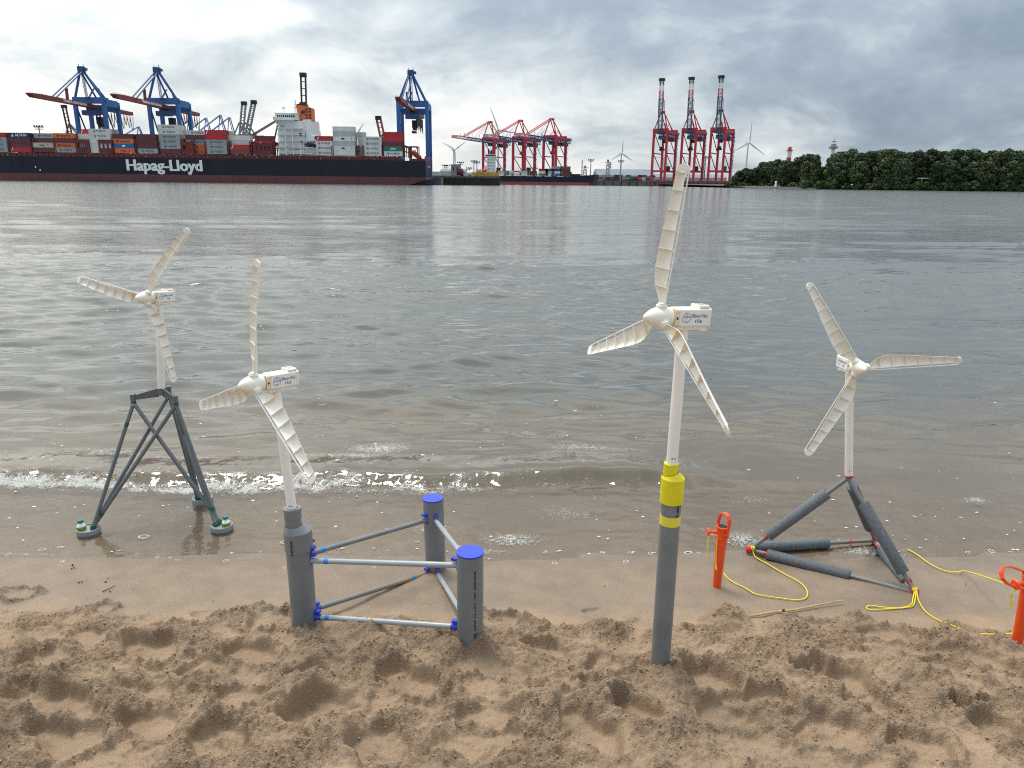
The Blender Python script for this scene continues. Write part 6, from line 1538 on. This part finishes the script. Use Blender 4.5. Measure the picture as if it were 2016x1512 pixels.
# masts, pylons, towers, wind turbines
def light_mast(px, Y, ptop, lab):
    b = at_y(px, 355, Y); top = at_y(px, ptop, Y); h = top.z - 3.2; org = Vector((b.x, Y, 3.2)); root = empty('light_mast', org, lab, 'light mast', 'tall floodlight masts on the terminal')
    m_ = MB(); m_.tube((0, 0, 0), (0, 0, h), .75, .42, 8); m_.build('pole', m_mast, root)
    c = MB(); c.box(-3.6, 3.6, -.5, .5, h - 1.2, h - .5); c.box(-2.8, 2.8, -.4, .4, h - 2.6, h - 2.1); c.build('lamp_bar', m_mast, root)
    for x in (-3, -1, 1, 3): l = MB(); l.box(x - .5, x + .5, -.9, -.3, h - .5, h + .4); l.build('floodlight', m_dark, root)
for px, Y, t, lab in ((92, 600, 248, 'floodlight mast above the third stack of the big ship'), (1162, 900, 314, 'floodlight mast right of the small ship bow'), (1221, 880, 316, 'floodlight mast in front of the far white wind turbine'), (907, 800, 319, 'thick floodlight mast right of the first wind turbine'), (933, 850, 316, 'thin mast left of the small ship tower'), (939, 860, 318, 'thin mast beside the small ship tower'), (876, 900, 325, 'short mast behind the big stern, left of two'), (880, 900, 325, 'short mast behind the big stern, right of two'), (1386, 870, 308, 'thin mast between the second and third raised red crane'), (1053, 1000, 330, 'short mast between two lowered red cranes'), (924, 900, 330, 'small mast behind the jetty hut')):
    light_mast(px, Y, t, lab)
def pylon(px, Y, ptop, lab):
    b = at_y(px, 355, Y); top = at_y(px, ptop, Y); h = top.z - 3.2; root = empty('pylon', (b.x, Y, 3.2), lab, 'pylon', 'lattice pylons on the horizon')
    m_ = MB()
    for sx_, sy_ in ((-1, -1), (1, -1), (1, 1), (-1, 1)): m_.bar((sx_ * 3, sy_ * 3, 0), (sx_ * .8, sy_ * .8, h), .6)
    for k in range(6):
        a, c = 3 - 2.2 * k / 6, 3 - 2.2 * (k + 1) / 6; z0, z1 = h * k / 6, h * (k + 1) / 6
        for y in (-1, 1): m_.bar((-a, y * a, z0), (c, y * c, z1), .35); m_.bar((a, y * a, z0), (-c, y * c, z1), .35)
    m_.build('lattice', m_mast, root)
    for z, l in ((.72, 3.2), (.86, 4.4), (.97, 2.4)): a = MB(); a.box(-l, l, -.4, .4, h * z, h * z + .45); a.build('cross_arm', m_mast, root)
pylon(1200, 1300, 319, 'lattice pylon left of the far white wind turbine'); pylon(1195.5, 1000, 314, 'thick lattice mast just left of the pylon')
pylon(1151, 900, 326, 'small signal mast above the small ship bow')
def far_turbine(px, Y, phub, rot, blade_l, lab, face=0.0):
    b = at_y(px, 355, Y); hub = at_y(px, phub, Y); h = hub.z - 3.2; root = empty('wind_turbine', (b.x, Y, 3.2), lab, 'wind turbine', 'big white wind turbines on the horizon', face)
    t = MB(); t.tube((0, 0, 0), (0, 0, h), 2.0, 1.15, 14); t.build('tower', m_wt, root)
    n = MB(); n.box(-1.6, 1.6, -3, 7, h - 1.4, h + 1.9); n.build('nacelle', m_wt, root)
    hb = MB(); hb.lathe((0, -3, h), (0, -1, 0), [(0, 1.6), (1.6, 1.6), (3.0, .8), (3.4, .1)], 12); ho = hb.build('hub', m_wt, root)
    for k in range(3):
        a = R(rot + 120 * k); d = Vector((math.sin(a), 0, math.cos(a))); s_ = Vector((math.cos(a), 0, -math.sin(a))); c = Vector((0, -4.4, h)); m_ = MB()
        P = []; F = []
        for r, w_, th in ((0, .9, .9), (.06, 1.0, .8), (.18, 1.7, .45), (.5, 1.15, .28), (.85, .65, .16), (1, .2, .08)):
            q = c + d * (1 + r * blade_l); P += [q - s_ * w_ * .6 + Vector((0, -th, 0)), q + s_ * w_ + Vector((0, 0, 0)), q - s_ * w_ * .6 + Vector((0, th, 0))]
        for i in range(5):
            for j in range(3): j2 = (j + 1) % 3; F.append((3 * i + j, 3 * i + j2, 3 * i + 3 + j2, 3 * i + 3 + j))
        F += [(2, 1, 0), (15, 16, 17)]; m_.add(P, F, True); m_.build('blade', m_wt, ho)
far_turbine(894, 1500, 295, 56, 28, 'white wind turbine right of the big ship stern, two blades raised', .5)
far_turbine(980.5, 1300, 256, -21, 38, 'white wind turbine behind the left lowered red crane', .0)
far_turbine(1053, 1700, 286, 32, 40, 'white wind turbine tower between the lowered red cranes', .5)
far_turbine(1221, 1500, 302.5, 1, 26, 'white wind turbine left of the raised red cranes, one blade straight up', .2)
far_turbine(1304, 2300, 310, -90, 40, 'small white wind turbine seen between the legs of the first raised crane', .2)
far_turbine(1363, 2300, 312, 33, 40, 'small white wind turbine mostly hidden by the middle raised crane', .2)
far_turbine(1466.5, 1400, 281.5, 2, 38, 'white wind turbine right of the raised red cranes, one blade straight up', .2)
for px, dy, lab, top in ((713, 900, 'single thin wind turbine blade tip above the tall pale stack', 243), (651, 950, 'thin wind turbine right of the white bridge tower', 262)):
    far_turbine(px - 8, dy + 400, top + 22, 35 if px > 700 else -30, 22, lab, .3)
def banded_tower(px, Y, ptop, r, bands, lab, nm, head):
    top = at_y(px, ptop, Y); z0 = 3.2; h = top.z - z0; root = empty(nm, (top.x, Y, z0), lab, 'tower')
    n = len(bands)
    for k, c in enumerate(bands):
        m_ = MB(); m_.tube((0, 0, h * k / n), (0, 0, h * (k + 1) / n), r * (1.15 - .15 * k / n), r * (1.15 - .15 * (k + 1) / n), 18); m_.build('band', {'w': m_shipwhite, 'r': M('lighthouse_red', (.46, .07, .03), .5), 'g': m_cgrey}[c], root)
    if head == 'light':
        m_ = MB(); m_.lathe((0, 0, h), (0, 0, 1), [(0, r * 1.5), (.5, r * 1.5), (.55, r * .8), (2.2, r * .8), (2.25, r * 1.0), (3.0, r * .2)], 16); m_.build('lantern', M('lighthouse_red', (.46, .07, .03), .5), root)
    else:
        m_ = MB(); m_.lathe((0, 0, h), (0, 0, 1), [(0, r), (.3, r * 2.4), (1.6, r * 2.4), (1.7, r * 1.3), (3.4, r * 1.3), (3.5, r * .5)], 16); m_.bar((0, 0, h + 3.4), (0, 0, h + 7), .25); m_.box(-1.6, 1.6, -.3, .3, h + 4.6, h + 5.2); m_.build('radar_platform', m_cgrey, root)
banded_tower(1554.5, 540, 297, 1.55, ['w', 'w', 'r', 'r', 'w'], 'red and white banded lighthouse rising out of the trees', 'lighthouse', 'light')
banded_tower(1640.5, 560, 293, 1.35, ['g', 'g', 'w'], 'grey radar tower with round platform rising out of the trees', 'radar_tower', 'radar')

# ------------------------------------------------------------------ wooded bank at the right
def bank():
    P0 = [(px_x(1441, 560), 566), (px_x(1470, 520), 520), (px_x(1600, 470), 470), (px_x(1800, 440), 440), (px_x(2016, 425), 425), (px_x(2250, 410), 410), (px_x(2700, 400), 400)]
    g = MB(); n = len(P0)
    V = [(x, y - 3, -0.4) for x, y in P0] + [(x, y + 3, .7) for x, y in P0] + [(x, y + 12, 1.2) for x, y in P0] + [(x, y + 420, 3.0) for x, y in P0]; F = []
    for r in range(3):
        for k in range(n - 1): F.append((r * n + k, r * n + k + 1, r * n + n + k + 1, r * n + n + k))
    g.add(V, F); structure(g, 'river_bank', m_bank, 'low dark earth bank under the trees at the right')
    return P0
BANK = bank()
def bank_y(x):
    return float(np.interp(x, [p[0] for p in BANK], [p[1] for p in BANK]))
def foliage_material(name, dark, light):
    mt = bpy.data.materials.new(name); mt.use_nodes = True; nt = mt.node_tree; b = nt.nodes['Principled BSDF']; N = nt.nodes.new; L = nt.links.new
    geo = N('ShaderNodeNewGeometry'); cr = N('ShaderNodeValToRGB'); L(geo.outputs['Random Per Island'], cr.inputs[0])
    cr.color_ramp.elements[0].color = (*dark, 1); cr.color_ramp.elements[1].color = (*light, 1)
    oi = N('ShaderNodeObjectInfo'); hs = N('ShaderNodeHueSaturation'); mr = N('ShaderNodeMapRange'); mr.inputs['To Min'].default_value = .70; mr.inputs['To Max'].default_value = 1.30
    mh = N('ShaderNodeMapRange'); mh.inputs['To Min'].default_value = .475; mh.inputs['To Max'].default_value = .53; ml = N('ShaderNodeMath'); ml.operation = 'FRACT'; mm_ = N('ShaderNodeMath'); mm_.operation = 'MULTIPLY'; mm_.inputs[1].default_value = 7.3; L(oi.outputs['Random'], mm_.inputs[0]); L(mm_.outputs[0], ml.inputs[0]); L(ml.outputs[0], mh.inputs[0]); L(mh.outputs[0], hs.inputs['Hue'])
    L(oi.outputs['Random'], mr.inputs[0]); L(mr.outputs[0], hs.inputs['Value']); L(cr.outputs[0], hs.inputs['Color'])
    L(hs.outputs[0], b.inputs['Base Color']); b.inputs['Roughness'].default_value = .6; b.inputs['Specular IOR Level'].default_value = .2
    return mt
m_leaf = foliage_material('tree_foliage', (0.018, 0.034, 0.015), (0.080, 0.108, 0.043))
m_bush = foliage_material('bush_foliage', (0.018, 0.036, 0.014), (0.085, 0.120, 0.040))
m_bark = M('tree_bark', (0.045, 0.036, 0.028), 0.9, var=.3, vscale=1.0)
def crown_mesh(seed, h, w, low, nl, leaf, mat):
    """Leaf clumps spread over the lobes of a crown of height h and width w, from height low upwards."""
    rg = np.random.default_rng(seed); P = []; F = []
    lobes = []
    for k in range(nl):
        t = (k + .5) / nl; z = low + (h - low) * (0.10 + .80 * t); prof = math.sin(math.pi * (0.20 + .68 * t)) ** .8
        a = k * 2.4 + rg.uniform(-.5, .5); rr = w / 2 * prof * rg.uniform(.35, .72)
        lobes.append((rr * math.cos(a), rr * math.sin(a), z, w * rg.uniform(.11, .25)))
    lobes.append((0, 0, h - w * .20, w * .21)); lobes.append((0, 0, low + (h - low) * .45, w * .30))
    for (cx, cy, cz, r) in lobes:
        n = int(40 * (r / leaf) ** 1.25)
        for _ in range(n):
            d = rg.normal(size=3); d /= np.linalg.norm(d); d[2] = d[2] * .9 + .1
            q = np.array([cx, cy, cz]) + d * r * rg.uniform(.72, 1.08) * (1, 1, .92)
            nr = d + rg.normal(size=3) * .55; nr /= np.linalg.norm(nr)
            u = np.cross(nr, rg.normal(size=3)); u /= np.linalg.norm(u); v = np.cross(nr, u); s = leaf * rg.uniform(.55, 1.15)
            o = len(P); P += [q + u * s * .9, q + v * s * .55 + nr * .12 * s, q - u * s * .8, q - v * s * .6 + nr * .1 * s]; F.append((o, o + 1, o + 2, o + 3))
    me = bpy.data.meshes.new('crown'); me.from_pydata([tuple(p) for p in P], [], F); me.materials.append(mat); me.update(); return me
def trunk_mesh(h, r):
    m_ = MB(); m_.tube((0, 0, 0), (.2, 0, h * .55), r, r * .55, 8, caps=False); m_.tube((.2, 0, h * .55), (.5, .2, h * .85), r * .55, r * .2, 8)
    for k in range(4): a = k * 1.7; m_.tube((.15, 0, h * (.32 + .08 * k)), (math.cos(a) * h * .2, math.sin(a) * h * .2, h * (.55 + .08 * k)), r * .32, r * .1, 6)
    return m_.mesh('trunk', m_bark)
CROWNS = [crown_mesh(s, 20, w, 0.6, nl, .80, m_leaf) for s, w, nl in ((1, 13, 22), (2, 14, 26), (3, 11.5, 20), (4, 13.5, 27), (5, 10, 20))]
TRUNK = trunk_mesh(20, .45)
BUSH = [crown_mesh(s, 4.5, 8, 0.0, 7, .6, m_bush) for s in (11, 12, 13)]
def tree(px, dy, ptop, var, wide, lab, grp):
    x = px_x(px, 470); Y = bank_y(x) + dy; x = px_x(px, Y); z0 = 1.1
    h = at_y(px, ptop, Y).z - z0; s = h / 19.6
    root = empty('tree', (x, Y, z0), lab, 'tree', grp, rng.uniform(0, 6.28)); root.scale = (s * wide, s * wide, s)
    link('trunk', TRUNK, root); link('crown', CROWNS[var], root); return root
TOPS = [(1446, 345), (1456, 336), (1466, 331), (1477, 333), (1488, 330), (1500, 319), (1515, 318), (1527, 314), (1542, 316), (1556, 318), (1571, 309), (1586, 304), (1602, 305), (1615, 328), (1629, 311), (1642, 302), (1656, 299), (1671, 294), (1690, 301), (1706, 298), (1724, 297), (1741, 294), (1765, 299), (1783, 300), (1802, 297),
        (1826, 294), (1842, 298), (1856, 309), (1876, 294), (1892, 298), (1906, 294), (1926, 301), (1944, 297), (1960, 298), (1976, 294), (1988, 301), (2002, 297), (2022, 295), (2050, 296), (2085, 298)]
k = 0
for i, (px, tp) in enumerate(TOPS):
    if k < 20: lab = f'{ORD[k]} dark green tree from the left end of the wooded bank'
    else: lab = f'dark green tree, {ORD[len(TOPS) - 1 - i]} from the right end of the wooded bank'
    tree(px, 9 + 7 * (i % 3), tp, i % 5, 0.72 if 1590 < px < 1640 else (1.25 if px < 1495 else 1.05), lab, 'trees on the right bank'); k += 1
for i, (px, tp) in enumerate(((1490, 330), (1545, 322), (1585, 318), (1655, 320), (1690, 318), (1745, 322), (1770, 312), (1840, 318), (1868, 316), (1935, 318), (1990, 316), (2030, 318))):
    tree(px, 4, tp, (i + 2) % 5, 1.15, f'{ORD[i]} from the left of the lower, lighter green trees in front on the bank', 'lower trees at the front of the right bank')
for i in range(36):
    px = 1444 + i * 17 + rng.uniform(-8, 8)
    x = px_x(px, 470); Y = bank_y(x) + rng.uniform(1.5, 4); x = px_x(px, Y)
    o = link('bush', BUSH[i % 3], None, (x, Y, .3), (0, 0, rng.uniform(0, 6))); s = rng.uniform(.75, 1.3); o.scale = (s * 1.2, s, s * .8)
    tag(o, f'{ORD[i] if i < 18 else ORD[35 - i]} low green bush from the {"left" if i < 18 else "right"} along the foot of the wooded bank', 'bush', 'low bushes at the foot of the bank')
b = MB(); b.lathe((px_x(1546, 480), bank_y(px_x(1546, 480)) + 1, 1.0), (0, 0, 1), [(0, .8), (3.0, .55), (3.1, .75), (3.7, .2)], 12); o = b.build('beacon', m_shipwhite, None, (px_x(1546, 480), 474, 1.0)); o.location = (px_x(1546, 480), 474, 1.0); tag(o, 'small white navigation beacon at the foot of the trees', 'beacon')
b = MB(); q = px_x(1835, 436); b.box(q - 7, q + 7, 437, 440, 6.6, 7.0); b.bar((q - 5, 438, 1), (q - 5, 438, 6.6), .3); b.bar((q + 5, 438, 1), (q + 5, 438, 6.6), .3); o = b.build('landing_stage_roof', m_shipwhite, None, (q, 438, 1)); o.location = (q, 438, 1); tag(o, 'thin white flat canopy in front of the trees', 'shelter')
